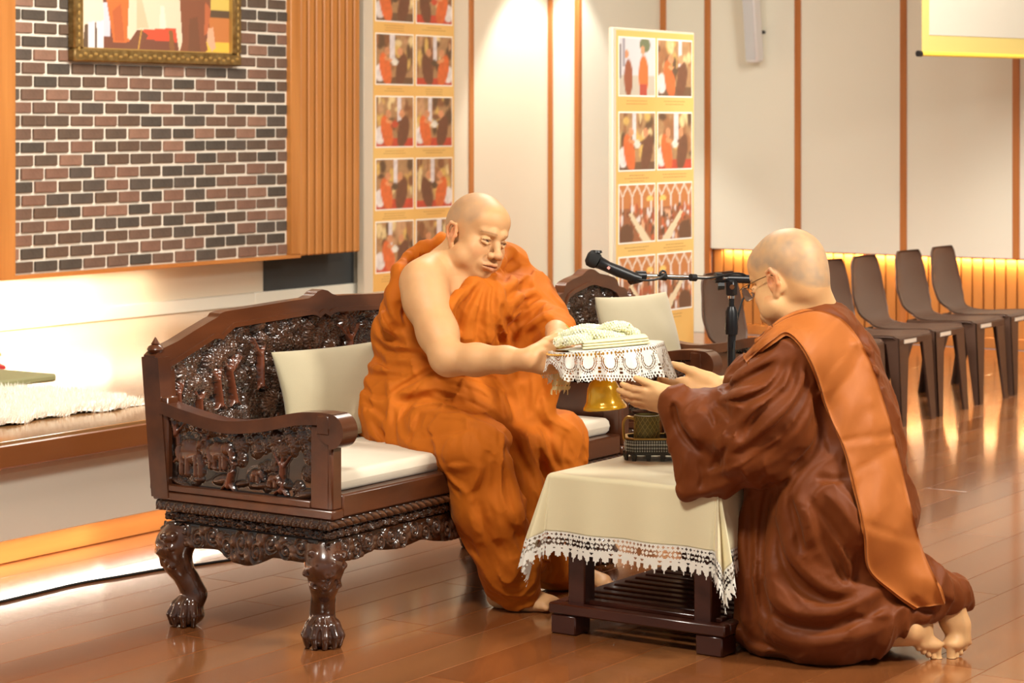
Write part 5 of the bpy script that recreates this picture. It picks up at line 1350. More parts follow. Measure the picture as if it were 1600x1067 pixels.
def robe1(F_):
    u = F_.chain
    F_.ell(W(655, 642, 6.83), (.185, .195, .155), k=.06)                                              # hips
    u([W(662, 610, 6.84), W(695, 540, 6.82), W(722, 478, 6.80)], [.168, .152, .135], .07)           # trunk
    F_.ell(W(765, 465, 6.84), (.10, .10, .09), k=.05); u([W(726, 425, 6.90), W(700, 440, 6.90), W(665, 470, 6.84)], [.055, .07, .085], .05)   # chest left, back
    u([W(640, 560, 6.86), W(625, 520, 6.84), W(640, 470, 6.80)], [.08, .07, .06], .05)
    u([W(792, 418, 6.96), W(820, 462, 6.92), W(848, 502, 6.86)], [.060, .070, .068], .05)             # left shoulder, upper arm
    u([W(768, 420, 6.94), W(790, 412, 6.96)], [.052, .048], .04)
    u([W(840, 500, 6.86), W(862, 516, 6.74), W(874, 523, 6.66)], [.075, .056, .044], .035)            # forearm sleeve
    u([W(815, 480, 6.86), W(820, 530, 6.80)], [.07, .05], .05)
    u([W(826, 540, 6.78), W(850, 590, 6.74), W(840, 640, 6.72), W(832, 655, 6.72)], [.055, .050, .035, .016], .04, flat=(YC, .5))   # hanging sleeve
    u([W(862, 555, 6.70), W(878, 580, 6.70), W(850, 640, 6.72)], [.028, .020, .014], .03, flat=(YC, .5))
    u([W(650, 685, 6.76), W(700, 690, 6.60), W(742, 704, 6.47)], [.128, .112, .096], .05)             # near thigh
    u([W(742, 706, 6.47), W(764, 790, 6.49), W(795, 878, 6.53), W(806, 905, 6.55)], [.094, .092, .080, .066], .04)    # near shin
    u([W(790, 902, 6.55), W(806, 925, 6.55), W(826, 930, 6.54)], [.062, .040, .022], .04)
    u([W(730, 700, 6.50), W(742, 800, 6.50), W(775, 880, 6.53)], [.05, .046, .03], .05)
    u([W(720, 675, 7.0), W(800, 678, 6.92), W(866, 692, 6.80)], [.115, .105, .090], .05)              # far thigh
    u([W(866, 694, 6.80), W(872, 780, 6.80), W(870, 880, 6.84), W(874, 905, 6.86)], [.088, .085, .066, .05], .04)
    u([W(760, 660, 6.78), W(800, 700, 6.68), W(815, 770, 6.66), W(835, 830, 6.66), W(840, 880, 6.66)], [.09, .070, .055, .045, .03], .05)    # cloth between the knees
    u([W(690, 620, 6.74), W(735, 625, 6.70), W(778, 650, 6.70)], [.10, .085, .06], .05)               # gathered lap
    # bare shoulder and chest
    F_.ell(W(684, 425, 6.52), (.115, .125, .098), k=.02, op='s')
    F_.ell(W(716, 415, 6.62), (.10, .10, .062), k=.02, op='s')
    F_.ell(H1.P(0, .01, -.05), (.078, .078, .075), k=.012, op='s'); F_.ell(H1.P(0, .055, -.085), (.052, .052, .046), k=.01, op='s'); u([W(786, 412, 6.96), W(792, 440, 6.92), W(776, 462, 6.84)], [.046, .052, .05], .02)
    # rolled edge behind the shoulder
    u([W(712, 378, 6.92), W(690, 376, 6.90), W(662, 388, 6.86), W(638, 402, 6.82), W(622, 425, 6.76), W(616, 460, 6.72), W(612, 500, 6.72)], [.012, .014, .015, .016, .018, .024, .028], .018)
    u([W(702, 404, 6.94), W(668, 418, 6.90), W(648, 446, 6.86)], [.032, .038, .048], .03)
    u([W(772, 470, 6.72), W(744, 490, 6.68), W(726, 540, 6.68)], [.082, .080, .085], .04)              # front panel
    u([W(757, 458, 6.70), W(742, 464, 6.67), W(722, 484, 6.63)], [.034, .038, .042], .03)
    u([W(786, 545, 6.80), W(800, 600, 6.76), W(806, 640, 6.74)], [.06, .062, .06], .04)
    u([W(757, 440, 6.66), W(738, 446, 6.63), W(718, 461, 6.59), W(702, 480, 6.55), W(704, 520, 6.57)], [.013, .015, .017, .019, .020], .012)   # rolled front edge
    u([W(757, 428, 6.72), W(776, 415, 6.80), W(792, 396, 6.90)], [.016, .020, .022], .02)
p1lo, p1hi = (-.50, .28, -.01), (.50, 1.32, 1.10)
F1 = Field(p1lo, p1hi, .0046); robe1(F1)
wrinkle(F1, .013, 15, (1, 1, .40), 3, .5)
D0, D1 = 6.1, 7.2
FOLDS1 = [  # (points in the photo, height, width)
 ([(742,440),(722,458),(704,480),(708,508)], .008,.010), ([(753,436),(735,462),(718,490),(712,520)], -.012,.007), ([(757,440),(742,470),(728,505),(722,540)], .010,.010),
 ([(760,440),(750,482),(744,520),(748,548)], -.013,.007), ([(766,438),(760,480),(760,520),(768,546)], .011,.010), ([(772,437),(768,480),(774,515),(786,545)], -.014,.007),
 ([(778,440),(778,480),(786,515),(796,545)], .010,.010), ([(783,470),(786,495),(798,525),(804,548)], -.022,.010), ([(735,445),(715,475),(706,500)], -.008,.006),
 ([(786,446),(798,425),(815,410)], -.010,.009), ([(790,470),(810,455),(836,446)], -.013,.009), ([(792,458),(812,440),(830,430)], .009,.010),
 ([(798,497),(820,478),(848,462)], -.013,.009), ([(795,485),(818,466),(842,455)], .009,.010), ([(810,516),(835,494),(862,480)], -.012,.009), ([(804,506),(828,486),(856,471)], .009,.010),
 ([(822,532),(846,512),(872,503)], -.010,.008), ([(815,524),(842,503),(868,491)], .008,.010), ([(796,530),(806,560),(812,600)], -.014,.012),
 ([(598,470),(603,500),(622,522)], -.012,.009), ([(606,450),(612,490),(636,516)], .010,.010), ([(586,492),(598,528),(650,545)], -.013,.009), ([(592,480),(606,516),(648,532)], .010,.011),
 ([(575,524),(606,552),(655,556),(686,572)], -.015,.009), ([(580,512),(612,540),(655,546),(680,556)], .011,.011), ([(572,548),(607,574),(651,576)], -.012,.009),
 ([(680,572),(651,588),(621,606),(600,624)], -.014,.009), ([(690,580),(660,600),(632,618)], .011,.011), ([(566,580),(590,590),(640,588)], -.011,.009), ([(566,566),(592,580),(636,578)], .009,.010),
 ([(666,590),(644,616),(630,640),(620,670)], -.013,.010), ([(560,600),(585,620),(606,618)], -.009,.009), ([(562,625),(585,640),(604,660)], -.010,.010),
 ([(606,622),(629,630),(672,624),(711,634),(750,652),(782,668),(798,690)], -.022,.010), ([(606,610),(640,616),(676,608),(716,616),(755,634),(785,652)], .014,.014),
 ([(690,595),(720,600),(752,612),(776,632)], .011,.011), ([(682,604),(712,612),(742,624)], -.009,.007), ([(720,588),(750,594),(776,606)], -.010,.009), ([(700,586),(740,580),(780,590)], .009,.010),
 ([(578,648),(590,676),(612,700)], -.009,.010), ([(657,640),(646,668),(634,700)], -.009,.008), ([(664,640),(690,650),(736,658),(782,690)], .006,.016), ([(640,690),(700,676),(752,668)], -.004,.010),
 ([(690,726),(722,722),(756,728)], -.003,.010), ([(560,664),(600,690),(660,704),(706,716)], .005,.012),
 ([(792,690),(804,730),(816,780),(832,830)], -.020,.011), ([(780,700),(794,745),(806,800),(826,860)], .012,.012), ([(808,670),(818,706),(838,750),(848,800)], .016,.012), ([(800,680),(812,712),(828,760),(842,820)], -.012,.008),
 ([(822,664),(834,706),(856,752),(866,790)], -.016,.009), ([(834,660),(846,700),(868,744),(880,770)], .012,.011), ([(846,668),(860,706),(878,742)], -.010,.009), ([(790,610),(800,640),(806,672)], -.016,.010), ([(780,606),(790,640),(796,664)], .012,.010),
 ([(716,740),(728,790),(745,850),(764,900)], .008,.012), ([(740,750),(750,800),(770,860),(786,915)], -.007,.012), ([(768,760),(776,810),(796,870),(806,915)], .006,.012), ([(739,864),(752,890),(762,912)], .008,.009), ([(800,820),(820,870),(836,905)], -.008,.010),
 ([(812,600),(818,630),(824,655)], -.010,.008), ([(850,560),(846,600),(838,640)], -.010,.010), ([(866,560),(866,590),(852,630)], .007,.009), ([(826,560),(830,600),(830,645)], .009,.009),
 ([(884,668),(880,710),(890,740)], -.006,.010), ([(864,660),(866,700),(874,735)], .006,.012)]
for p, h_, w_ in FOLDS1: F1.fold(p, h_*2.0, w_*.85, D0, D1)
# folds on the back and far side so it reads as cloth from elsewhere too
rr_ = np.random.RandomState(5)
for k in range(14):
    z = .50+.035*k; a = -.30+.012*k; F1.fold(None, -.009 if k % 2 else .009, .012, 0, 0, pts3=[(a-.16, .62, z+.03), (a-.2, .76, z), (a-.16, .90, z-.02), (a-.04, .98, z-.04)])
V, Q = F1.mesh(); V[:, 2] = np.maximum(V[:, 2], .004+.0*V[:, 2]); V = smooth_mesh(V, Q, 1, .35)
np_obj('robe', V, Q, M['robe_orange'], p1)

# ------------------------------------------------------------------ kneeling person in brown
H2 = Head(W(1232, 434, 6.08), cdir(-.69, .64, -.36), roll=0.04, sc=1.10)
def body2(F_):
    H2.build(F_, 1.32, .45)
    F_.chain([H2.P(0, -.035, -.03), W(1264, 490, 6.09), W(1275, 530, 6.08)], [.070, .070, .07], .03)
    F_.ell(H2.P(0, .01, -.095), np.array([.058, .055, .03])*1.1, H2.R, .025)
    F_.chain([W(1290, 560, 6.1), W(1300, 780, 6.08)], [.12, .14], .05)
    F_.chain([W(1240, 570, 5.97), W(1168, 690, 5.93), W(1075, 636, 6.03), W(1058, 626, 6.07)], [.05, .042, .032, .028], .02)
    F_.chain([W(1325, 560, 6.25), W(1240, 636, 6.42), W(1150, 606, 6.42), W(1118, 604, 6.42)], [.05, .044, .037, .029], .02)
    hand(F_, W(1060, 627, 6.07), cdir(-1, .10, .02), cdir(-.10, -.40, .9), cdir(-.05, -.88, -.42), (.26, .24, .22, .2), .96, .0, (.90, .40, -.10), .05)
    hand(F_, W(1120, 603, 6.42), cdir(-1, -.12, -.18), cdir(-.25, .35, .9), cdir(-.1, .85, -.5), (.30, .30, .32, .34), 1.06, .04, (.82, .55, -.20), .1)
    F_.chain([W(1215, 985, 6.02), W(1420, 985, 5.94)], [.055, .04], .02)
    foot(F_, W(1448, 942, 5.96), cdir(.10, -.14, -1), cdir(-.5, .86, .1), .96, .72, toe_bend=.1, big=-1)
    foot(F_, W(1496, 936, 5.99), cdir(.08, -.14, -1), cdir(-.5, .86, .1), 1.0, .72, toe_bend=.1, big=1)
p2 = thing('person', 'kneeling person with shaved head, glasses and reddish brown robe, hands out toward the tray', 'person', (1.05, .55, 0))
hb = (H2.c-np.array([.17, .17, .175]), H2.c+np.array([.17, .17, .16]))
ha = box_of([W(1060, 625, 6.07), W(965, 620, 6.1)], .06); hc = box_of([W(1135, 603, 6.42), W(1025, 615, 6.35)], .065)
fa = box_of([W(1440, 960, 5.95), W(1515, 1040, 5.9)], .07); fa[0][2] = -.02
V, Q = patched(body2, (.35, .10, -.02), (1.55, 1.25, 1.22), .0055, [(hb[0], hb[1], .0021), (ha[0], ha[1], .0026), (hc[0], hc[1], .0026), (fa[0], fa[1], .0023)])
V[:, 2] = np.maximum(V[:, 2], .001); V = smooth_mesh(V, Q, 1, .4)
np_obj('body', V, Q, M['skin'], p2, colors=H2.color(V, SK2, .8))

def robe2(F_):
    u = F_.chain
    u([W(1308, 770, 6.05), W(1296, 680, 6.07), W(1288, 600, 6.09)], [.185, .170, .155], .08)         # trunk
    F_.ell(W(1330, 820, 6.02), (.16, .18, .16), k=.08)                                                # seat
    u([W(1243, 562, 5.96), W(1272, 535, 6.05), W(1318, 552, 6.22)], [.092, .088, .084], .05)
    u([W(1272, 520, 6.09), W(1288, 528, 6.09), W(1300, 560, 6.08)], [.075, .078, .10], .04)          # shoulders
    u([W(1285, 520, 6.12), W(1262, 515, 6.05)], [.06, .055], .04)
    u([W(1238, 575, 5.95), W(1200, 640, 5.92), W(1168, 690, 5.93)], [.100, .098, .085], .05)          # left upper arm
    u([W(1168, 690, 5.93), W(1110, 660, 5.99), W(1066, 638, 6.04)], [.086, .068, .052], .035)          # left forearm sleeve
    u([W(1160, 640, 5.97), W(1110, 625, 6.03)], [.050, .032], .04)
    u([W(1062, 640, 6.04), W(1076, 700, 6.01), W(1078, 762, 5.99)], [.036, .040, .026], .04, flat=(YC, .45))
    u([W(1084, 660, 6.02), W(1100, 720, 5.99), W(1120, 748, 5.97)], [.046, .048, .034], .04, flat=(YC, .45))
    u([W(1100, 690, 6.0), W(1120, 735, 5.97), W(1180, 720, 5.93)], [.055, .040, .060], .04, flat=(YC, .6))
    u([W(1072, 770, 5.99), W(1130, 752, 5.95), W(1200, 725, 5.91), W(1250, 680, 5.90)], [.011, .022, .034, .03], .03)
    u([W(1316, 562, 6.22), W(1240, 632, 6.40), W(1160, 604, 6.42)], [.09, .085, .046], .04)           # right arm
    u([W(1225, 560, 6.05), W(1175, 600, 6.15), W(1150, 610, 6.3)], [.07, .06, .04], .05)
    u([W(1300, 800, 5.97), W(1245, 900, 6.0), W(1205, 978, 6.03)], [.155, .120, .080], .06)           # thighs
    u([W(1320, 790, 6.18), W(1262, 890, 6.22), W(1225, 965, 6.26)], [.150, .120, .080], .06)
    u([W(1200, 740, 6.03), W(1186, 850, 6.05), W(1184, 970, 6.08)], [.060, .052, .052], .05)          # front fall of cloth
    u([W(1210, 985, 6.02), W(1290, 990, 5.93), W(1370, 975, 5.93), W(1425, 955, 5.94)], [.075, .068, .055, .04], .05)   # over the shins
    u([W(1250, 985, 6.2), W(1400, 960, 6.08), W(1470, 935, 6.02)], [.07, .06, .04], .05)
    F_.ell(W(1290, 950, 5.98), (.17, .16, .13), k=.06)
    u([W(1380, 880, 5.99), W(1440, 915, 5.98), W(1490, 930, 6.03), W(1508, 944, 6.04)], [.10, .062, .036, .020], .04)
    u([W(1405, 935, 5.95), W(1440, 945, 5.96), W(1458, 953, 5.96)], [.045, .028, .014], .03)
    u([W(1170, 990, 6.10), W(1200, 1006, 6.04), W(1250, 1022, 5.95), W(1292, 1030, 5.90), W(1350, 1015, 5.90), W(1400, 985, 5.92)], [.03, .024, .022, .020, .018, .014], .03)    # hem on the floor
    F_.ell(W(1436, 1010, 5.95), (.09, .09, .055), k=.02, op='s')
    F_.ell(H2.P(0, .04, -.05), (.09, .09, .075), k=.015, op='s')
F2 = Field((.62, .08, -.02), (1.55, 1.22, 1.12), .0048); robe2(F2)
wrinkle(F2, .013, 13, (1, 1, .45), 8, -.4)
D0, D1 = 5.5, 6.7
FOLDS2 = [
 ([(1228,522),(1196,542),(1168,560),(1156,575)], -.010,.008), ([(1222,560),(1180,582),(1148,598),(1122,612)], -.015,.009), ([(1225,546),(1186,566),(1152,584),(1130,598)], .012,.011),
 ([(1232,556),(1204,602),(1166,622),(1112,630)], -.014,.009), ([(1226,570),(1196,600),(1158,612),(1120,622)], .011,.010), ([(1245,556),(1230,604),(1180,648),(1160,696)], -.016,.010),
 ([(1238,566),(1216,614),(1176,636),(1150,668)], .012,.012), ([(1262,560),(1254,610),(1214,664),(1168,700),(1134,712)], -.018,.010), ([(1254,556),(1242,612),(1200,658),(1160,690)], .013,.012),
 ([(1278,580),(1270,620),(1232,680),(1180,716),(1130,738)], -.016,.010), ([(1276,600),(1252,656),(1206,700),(1140,730),(1090,742)], .015,.011),
 ([(1052,626),(1050,642),(1058,668),(1074,692),(1100,712)], -.018,.008), ([(1062,622),(1062,645),(1072,668),(1092,690)], .010,.010), ([(1110,630),(1130,642),(1142,662)], -.012,.007), ([(1100,632),(1112,650),(1118,672)], -.008,.007), ([(1120,626),(1146,636),(1166,640)], .009,.009),
 ([(1066,700),(1070,740),(1068,776)], .008,.009), ([(1090,715),(1096,745),(1092,768)], -.008,.009), ([(1140,690),(1120,716),(1106,740)], -.008,.010),
 ([(1062,780),(1110,768),(1170,744),(1224,712),(1262,672)], .010,.010),
 ([(1203,741),(1189,803),(1184,872),(1188,941),(1205,975)], -.026,.012), ([(1214,745),(1203,810),(1200,880),(1212,930),(1236,964)], .016,.013),
 ([(1226,745),(1220,803),(1227,855),(1258,896),(1299,922),(1358,918)], .024,.014), ([(1216,800),(1216,860),(1240,912),(1290,942),(1350,936)], -.020,.012),
 ([(1189,893),(1207,934),(1244,960),(1299,962),(1354,938),(1385,920)], .020,.014), ([(1196,950),(1230,978),(1290,985),(1350,966),(1390,944)], -.018,.012),
 ([(1182,965),(1209,994),(1264,1010),(1333,1000),(1395,974)], .014,.014), ([(1240,772),(1256,813),(1262,860)], .016,.012), ([(1230,770),(1240,820),(1252,872)], -.014,.010), ([(1262,770),(1280,830),(1296,880)], -.014,.012),
 ([(1282,762),(1322,810),(1347,846)], .014,.012), ([(1275,790),(1308,840),(1336,890)], -.012,.010), ([(1300,830),(1318,870),(1328,912)], .014,.010), ([(1292,850),(1310,890),(1322,920)], -.012,.009), ([(1340,850),(1336,890),(1334,915)], -.014,.010), ([(1298,745),(1330,775),(1345,800)], -.012,.010), ([(1270,745),(1300,752),(1330,745)], -.010,.010),
 ([(1158,780),(1156,850),(1158,930),(1162,985)], .010,.010), ([(1170,770),(1168,850),(1170,930),(1176,990)], -.014,.009), ([(1150,960),(1170,1000),(1230,1018)], -.010,.010),
 ([(1264,600),(1282,660),(1300,720)], -.012,.012), ([(1290,640),(1270,700),(1230,740)], -.010,.012),
 ([(1312,518),(1340,530),(1362,545)], -.012,.007), ([(1308,526),(1338,542),(1366,558)], .009,.008), ([(1330,552),(1354,560),(1374,574)], -.013,.008), ([(1334,566),(1356,576),(1378,590)], .010,.009), ([(1338,584),(1360,592),(1380,606)], -.011,.008), ([(1348,610),(1366,620),(1384,640)], -.009,.009),
 ([(1352,640),(1370,650),(1386,662)], -.012,.009), ([(1362,672),(1378,684),(1390,700)], -.010,.009), ([(1290,490),(1316,505),(1340,520)], -.008,.007), ([(1388,740),(1396,790),(1410,830)], -.010,.009),
 ([(1390,930),(1430,950),(1470,958)], -.008,.010), ([(1420,890),(1460,920),(1500,945)], .008,.012), ([(1330,950),(1360,965),(1400,960)], .010,.012)]
for p, h_, w_ in FOLDS2: F2.fold(p, h_*1.95, w_*.9, D0, D1)
for k in range(10):
    F2.fold(None, -.010 if k % 2 else .010, .013, 0, 0, pts3=[(1.05+.02*k, .95, .75-.05*k), (1.2+.01*k, .85, .6-.03*k), (1.28, .72, .35-.02*k)])
V, Q = F2.mesh(); V[:, 2] = np.maximum(V[:, 2], .003); V = smooth_mesh(V, Q, 1, .35)
np_obj('robe', V, Q, M['robe_brown'], p2)

# folded outer robe laid over the left shoulder and down the back
SASH = [((1166,566),(1160,556)), ((1188,545),(1192,524)), ((1208,530),(1222,500)), ((1229,519),(1258,486)), ((1250,536),(1288,487)), ((1268,566),(1318,502)), ((1280,596),(1342,532)), ((1290,630),(1362,574)), ((1303,664),(1378,622)), ((1319,698),(1392,668)), ((1331,740),(1404,714)), ((1342,785),(1416,768)), ((1353,838),(1430,826)), ((1358,888),(1446,874)), ((1396,924),(1464,912)), ((1433,950),(1475,944))]
def strip_grid(rows, nc, nsub, Fd, off, D0, D1):
    L_ = catmull([r[0] for r in rows], nsub); R_ = catmull([r[1] for r in rows], nsub); t = np.linspace(0, 1, nc)
    px = L_[:, None, 0]*(1-t)+R_[:, None, 0]*t; py = L_[:, None, 1]*(1-t)+R_[:, None, 1]*t
    D, hit = Fd.cast(px.ravel(), py.ravel(), D0, D1, .003); D = D.reshape(px.shape); Ds0 = D.copy()
    for _ in range(14):
        E = D.copy(); E[1:-1] = (D[:-2]+2*D[1:-1]+D[2:])/4; E[:, 1:-1] = (E[:, :-2]+2*E[:, 1:-1]+E[:, 2:])/4; D = np.minimum(E, Ds0+.007)
    P = np.stack([W(px, py, D-off)[k] for k in range(3)], -1); return P
P = strip_grid(SASH, 22, 9, F2, .020, 5.5, 6.6)
def sheet(name, P, thick, m, parent, ncur=None, layers=1):
    du = np.gradient(P, axis=0); dv = np.gradient(P, axis=1); N = np.cross(du, dv); N /= np.linalg.norm(N, axis=-1, keepdims=True)+1e-9
    cam_v = np.array([CX, CY, CH])-P; N *= np.sign((N*cam_v).sum(-1, keepdims=True))
    nu, nv = P.shape[:2]; A = P; B = P-N*thick; n = nu*nv; Q1 = grid_faces(nu, nv)
    id_ = np.arange(n).reshape(nu, nv); rg = np.concatenate([id_[:, 0], id_[-1, 1:], id_[::-1, -1][1:], id_[0, ::-1][1:-1]])
    rq = np.stack([rg, np.roll(rg, -1), np.roll(rg, -1)+n, rg+n], 1)
    return np_obj(name, np.vstack([A.reshape(-1, 3), B.reshape(-1, 3)]), np.vstack([Q1, Q1[:, ::-1]+n, rq]), m, parent)
nu, nv = P.shape[:2]; ss, tt_ = np.meshgrid(np.linspace(0, 1, nu), np.linspace(0, 1, nv), indexing='ij')
rip = .003*np.sin(ss*60+tt_*5)*(ss > .4)+.0025*np.sin(ss*23+tt_*9)
for sc_, dp_, sl_ in ((.60, .006, .03), (.655, .004, -.02), (.80, .005, .05), (.45, .003, -.03), (.30, .003, .02)): rip = rip-dp_*np.exp(-np.abs(ss-sc_-sl_*(tt_-.5))/.006)+dp_*.5*np.exp(-np.abs(ss-sc_-.018-sl_*(tt_-.5))/.008)
rip = rip+.006*np.exp(-(1-tt_)/.05)+.004*np.exp(-tt_/.04)
P = P+rip[..., None]*(-YC)
o = sheet('folded_outer_robe', P, .010, M['sash'], p2); o['label'] = 'lighter brown folded cloth over the left shoulder and back'
o2 = sheet('folded_outer_robe_layer', P+YC*.013+XC*.004, .008, M['sash'], p2)

# glasses
M['wire'] = mat('thin_gold_spectacle_wire', lin(120, 92, 60), 0.3, metal=0.8)
M['lens'] = mat('spectacle_lens', (1, 1, 1), 0.02, trans=1.0, ior=1.02)
gs = bpy.data.objects.new('glasses', None); COL.objects.link(gs); gs.parent = p2; gs.location = wm(p2).inverted() @ Vector(H2.c)
g = G()
for q in (1, -1):
    g.tube([H2.P(q*.082, -.006, .006), H2.P(q*.081, .03, .006), H2.P(q*.075, .085, .004), H2.P(q*.066, .104, .002)], .0012, 6)
    g.tube([H2.P(q*.082, -.006, .006), H2.P(q*.083, -.022, -.001), H2.P(q*.080, -.030, -.014)], .0018, 6)
g.build('temple', M['wire'], gs)
for q in (1, -1):
    ring = [H2.P(q*.036+.024*math.cos(a), .112-.010*abs(math.cos(a)), -.006+.017*math.sin(a)) for a in np.linspace(0, 2*PI, 25)]
    G().tube(ring, .0009, 6, cap=False).build('lens_rim', M['wire'], gs)
    L_ = G(); L_.add([tuple(p) for p in ring[:-1]], [tuple(range(24))]); L_.build('lens', M['lens'], gs, smooth=False)
G().tube([H2.P(-.013, .113, -.003), H2.P(0, .116, .001), H2.P(.013, .113, -.003)], .001, 6).build('bridge', M['wire'], gs)
# small pin on the robe sleeve
pn = Vector(W(1139, 592, 6.30)); g = G()
for k in range(7):
    a = PI*k/6; g.tube([pn, pn+Vector(XC)*.008*math.cos(a)+Vector((0, 0, 1))*.010*math.sin(a)], .0010, 4)
g.build('pin', mat('pale_violet_pin', lin(220, 196, 226), .5), p2)

# ================================================================== tray, lace doily, garland
TC = np.array(W(947, 541, 6.28)); tz = TC[2]
tilt = cdir(-.09, .03, 1.0)
tx = XC-tilt*(XC@tilt); tx /= np.linalg.norm(tx); ty = np.cross(tilt, tx)
MT = Matrix(((tx[0], ty[0], tilt[0], TC[0]), (tx[1], ty[1], tilt[1], TC[1]), (tx[2], ty[2], tilt[2], TC[2]), (0, 0, 0, 1)))
M['goldplastic'] = mat('polished_gold_tray', lin(240, 184, 34), 0.18, metal=0.3, spec=0.6, coat=0.6)
tr = thing('pedestal_tray', 'shiny gold pedestal tray held out between the two people under white lace', 'tray', tuple(W(943, 637, 6.28)))
prof = [(0, -.172), (.055, -.172), (.0605, -.170), (.0600, -.163), (.056, -.158), (.0505, -.148), (.0475, -.130), (.044, -.112), (.037, -.098), (.026, -.088), (.022, -.080), (.030, -.074), (.024, -.066), (.030, -.056), (.060, -.044), (.105, -.032), (.135, -.020), (.150, -.006), (.146, -.004), (.130, -.014), (.10, -.024), (0, -.026)]
G().lathe(prof, (-.018, 0, 0), n=64, M=MT).build('pedestal_tray_body', M['goldplastic'], tr)
def doily():
    nA, nR = 1500, 150; a, s = np.meshgrid(np.linspace(0, 2*PI, nA, endpoint=False), np.linspace(0, 1, nR), indexing='ij')
    rim = .160; L = .155*(1+.10*np.cos(2*(a-.15))+.05*np.cos(4*a+.6)); Ltot = rim+.103*(1+.10*np.cos(2*(a-.05))+.05*np.cos(5*a))*(1-.66*np.exp(-((a-PI*1.10)/.48)**2))
    r = s*Ltot; over = np.maximum(r-rim, 0); fold = np.sin(a*15+.8*np.sin(a*3))*.012+np.sin(a*27+1)*.004
    leftp = 0*np.clip(np.cos(a-PI), 0, 1)**6; 
    k = np.minimum(over/.10, 1)
    rr = np.minimum(r, rim)+over*(.20-.05*np.cos(a))+fold*k+leftp*over*.1
    z = -over*.97-np.where(r > rim-.012, (r-rim+.012)**2*1.5, 0)*(over <= 0)
    x, y = rr*np.cos(a), rr*np.sin(a)
    # crochet pattern: c = distance in from the hem, m = motif count
    e = Ltot-r; m = 18; q = (a*m/(2*PI)) % 1-.5; arc = 2*PI*rim/m; X = q*arc*1.2
    solid = np.ones_like(r, bool)
    edge = .006+.005*np.abs(np.sin(a*m*1.0))+.003*np.abs(np.sin(a*m*4)); solid &= e > edge*.9
    def holes(u, v, pu, pv, ru): du = ((u/pu) % 1-.5)*pu; dv = v-pv; return (du*du+dv*dv) < ru*ru
    U = a*rim*1.15
    solid &= ~((e > .008) & (e < .022) & holes(U, e, .0085, .0145, .0026)); solid &= ~holes(U+.004, e, .0085, .0225, .0022)
    # pineapple motifs: concentric arcs of holes
    d = np.hypot(X, (e-.062)*.9); fan = np.arctan2(X, .062-e)
    band_ = ((d > .016) & (d < .030)) & (np.abs(((d-.016) % .0058)-.0029) < .0015) & (np.abs(np.sin(fan*13)) > .33) & (np.abs(fan) < 2.1)
    solid &= ~((e > .022) & (e < .085) & band_)
    solid &= ~((np.abs(np.abs(q)-.5) < .07) & (e > .026) & (e < .050) & (np.sin(e*620) > .1))
    solid &= ~((e > .072) & (np.abs(np.abs(q)-.5) < .20) & (e < .092) & (np.sin(e*560)*np.sin(U*560) > .25))
    rim_h = holes(U, r-rim, .0125, -.003, .0036) | holes(U+.006, r-rim, .0125, .0075, .0034); solid &= ~((np.abs(r-rim) < .02) & rim_h)
    Pl = np.stack([x, y, z], -1); Pw = Pl @ np.array(MT)[:3, :3].T+TC
    # hem hangs by gravity: keep world vertical for the overhang
    Q = grid_faces(nA, nR, True); sf = solid.reshape(-1)[Q].sum(1) >= 3; Q = Q[sf]
    core = (r.reshape(-1)[Q].mean(1) < rim-.012)
    dl = thing('lace_doily', 'white crochet lace doily draped over the gold pedestal tray', 'doily', tuple(TC))
    def put(nm, q): used = np.unique(q); mp = np.full(nA*nR, -1); mp[used] = np.arange(len(used)); np_obj(nm, Pw.reshape(-1, 3)[used], mp[q], M['lace'], dl)
    put('lace_skirt', Q[~core])
    idx = np.arange(0, nA, 25); jj = [0]+list(range(1, int((rim-.011)/.263*nR)+3, 6)); sub = Pw[idx][:, jj]
    np_obj('cloth_top', sub.reshape(-1, 3), grid_faces(len(idx), len(jj), True), M['lace'], dl)
doily()
def TP(x, y, z): return Vector(MT @ Vector((x, y, z)))
M['creamcloth'] = mat('cream_folded_cloth', lin(228, 220, 180), .8, sheen=.1, bump=.15, bscale=250)
fc = thing('folded_cloth', 'flat cream folded cloth lying on the tray beside the flower garland', 'cloth', tuple(TP(.02, -.03, .01)))
for k in range(3):
    V, Q = pillow(.185-.004*k, .125-.004*k, .008, 30, 20, seed=k, crease=.003); V = V+np.array([.025, -.025, .006+.007*k]); V = V @ np.array(MT)[:3, :3].T+TC
    np_obj('fold_layer', V, Q, M['creamcloth'], fc)
# lace tail hanging below the near hand
Pt = []
for s in np.linspace(0, 1, 60):
    row = []
    for t in np.linspace(0, 1, 60):
        w_ = .034+.018*min(1, s*2); row.append(W(874+(t-.5)*2*w_/.00176*.5*1.1+4*math.sin(s*3), 566+s*46+(5*abs(math.sin(t*PI*4)) if s > .97 else 0), 6.33+.006*math.sin(t*16)))
    Pt.append(row)
Pt = np.array(Pt); s, t = np.meshgrid(np.linspace(0, 1, 60), np.linspace(0, 1, 60), indexing='ij')
sol = ~(((np.sin(t*50) > .82) & (np.sin(s*34) > .75)) | ((s > .93) & (np.abs(np.sin(t*PI*5)) < (s-.93)*9)) | ((t < .05+.03*np.sin(s*24)) | (t > .95+.03*np.sin(s*24))))
Q = grid_faces(60, 60); Q = Q[sol.reshape(-1)[Q].all(1)]
tag(np_obj('lace_tail', Pt.reshape(-1, 3), Q, mat('cream_lace', lin(226, 206, 150), .8), None), 'cream lace end hanging below the hand at the left of the tray', 'lace')
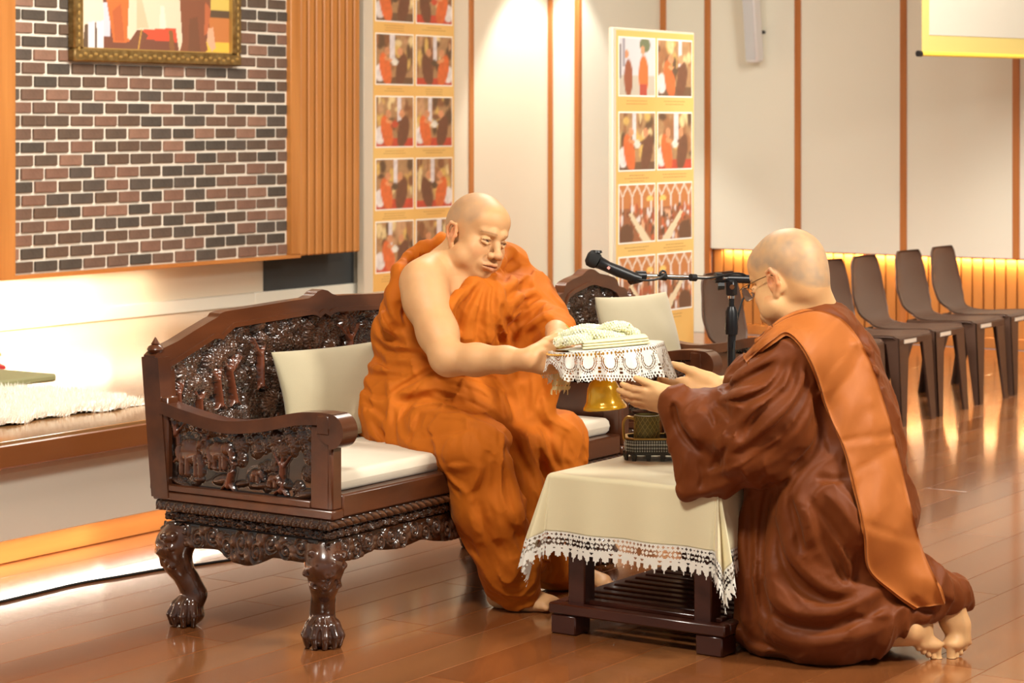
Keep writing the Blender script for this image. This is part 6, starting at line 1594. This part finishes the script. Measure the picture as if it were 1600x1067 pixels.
# garland of jasmine buds
M['bud'] = mat('white_jasmine_bud', lin(236, 234, 216), .6, spec=.3, var=lin(220, 222, 178), vscale=60)
M['leafgreen'] = mat('green_stem', lin(150, 170, 70), .6)
ga = thing('flower_garland', 'white jasmine bud garland coiled on the left of the tray', 'garland', tuple(TP(-.06, .02, .01)))
r = random.Random(9)
loops = [catmull([(-.13, -.02, .020), (-.10, -.05, .028), (-.06, -.045, .030), (-.03, -.01, .032), (-.04, .03, .030), (-.08, .045, .028), (-.12, .03, .026), (-.135, .0, .022)], 12),
         catmull([(-.11, .0, .040), (-.07, -.03, .046), (-.02, -.035, .036), (.02, -.01, .028), (.05, .02, .022)], 12),
         catmull([(-.02, .03, .034), (.0, .0, .050), (.035, -.005, .054), (.065, .02, .044), (.07, .05, .026), (.04, .07, .028), (.0, .06, .034), (-.03, .035, .040)], 12),
         catmull([(-.12, .03, .034), (-.08, .0, .050), (-.04, .02, .052), (-.01, .04, .044)], 12),
         catmull([(.06, .02, .040), (.085, .035, .026), (.09, .06, .018)], 8)]
gb = G(); ball = [(0, 0, 0)]
for lp in loops:
    L = 0; 
    for i in range(len(lp)-1):
        a, b = Vector(lp[i]), Vector(lp[i+1]); n_ = max(1, int((b-a).length/.0085))
        for q in range(n_):
            c = a.lerp(b, q/n_); d = (b-a).normalized(); u_ = d.orthogonal().normalized(); v_ = d.cross(u_)
            for w_ in range(5):
                an = w_*1.257+L*.6; o_ = (u_*math.cos(an)+v_*math.sin(an)); pos = c+o_*.0098
                gb.ball(TP(*pos), .0046*r.uniform(.8, 1.2), 6, 4)
            L += 1
o = gb.build('buds', M['bud'], ga); o['kind'] = 'stuff'
g = G(); g.tube([TP(-.085, -.01, .045), TP(-.10, -.02, .062), TP(-.105, -.02, .070)], .0012, 5)
for k in range(26):
    a = r.choice(loops[:3]); p = Vector(a[r.randrange(len(a))])+Vector((r.uniform(-.01, .01), -.006, r.uniform(-.006, .008))); g.tube([TP(*p), TP(*(p+Vector((r.uniform(-.01, .01), -.004, r.uniform(0, .01)))))], .0014, 4)
o = g.build('green_stems', M['leafgreen'], ga); o['kind'] = 'stuff'
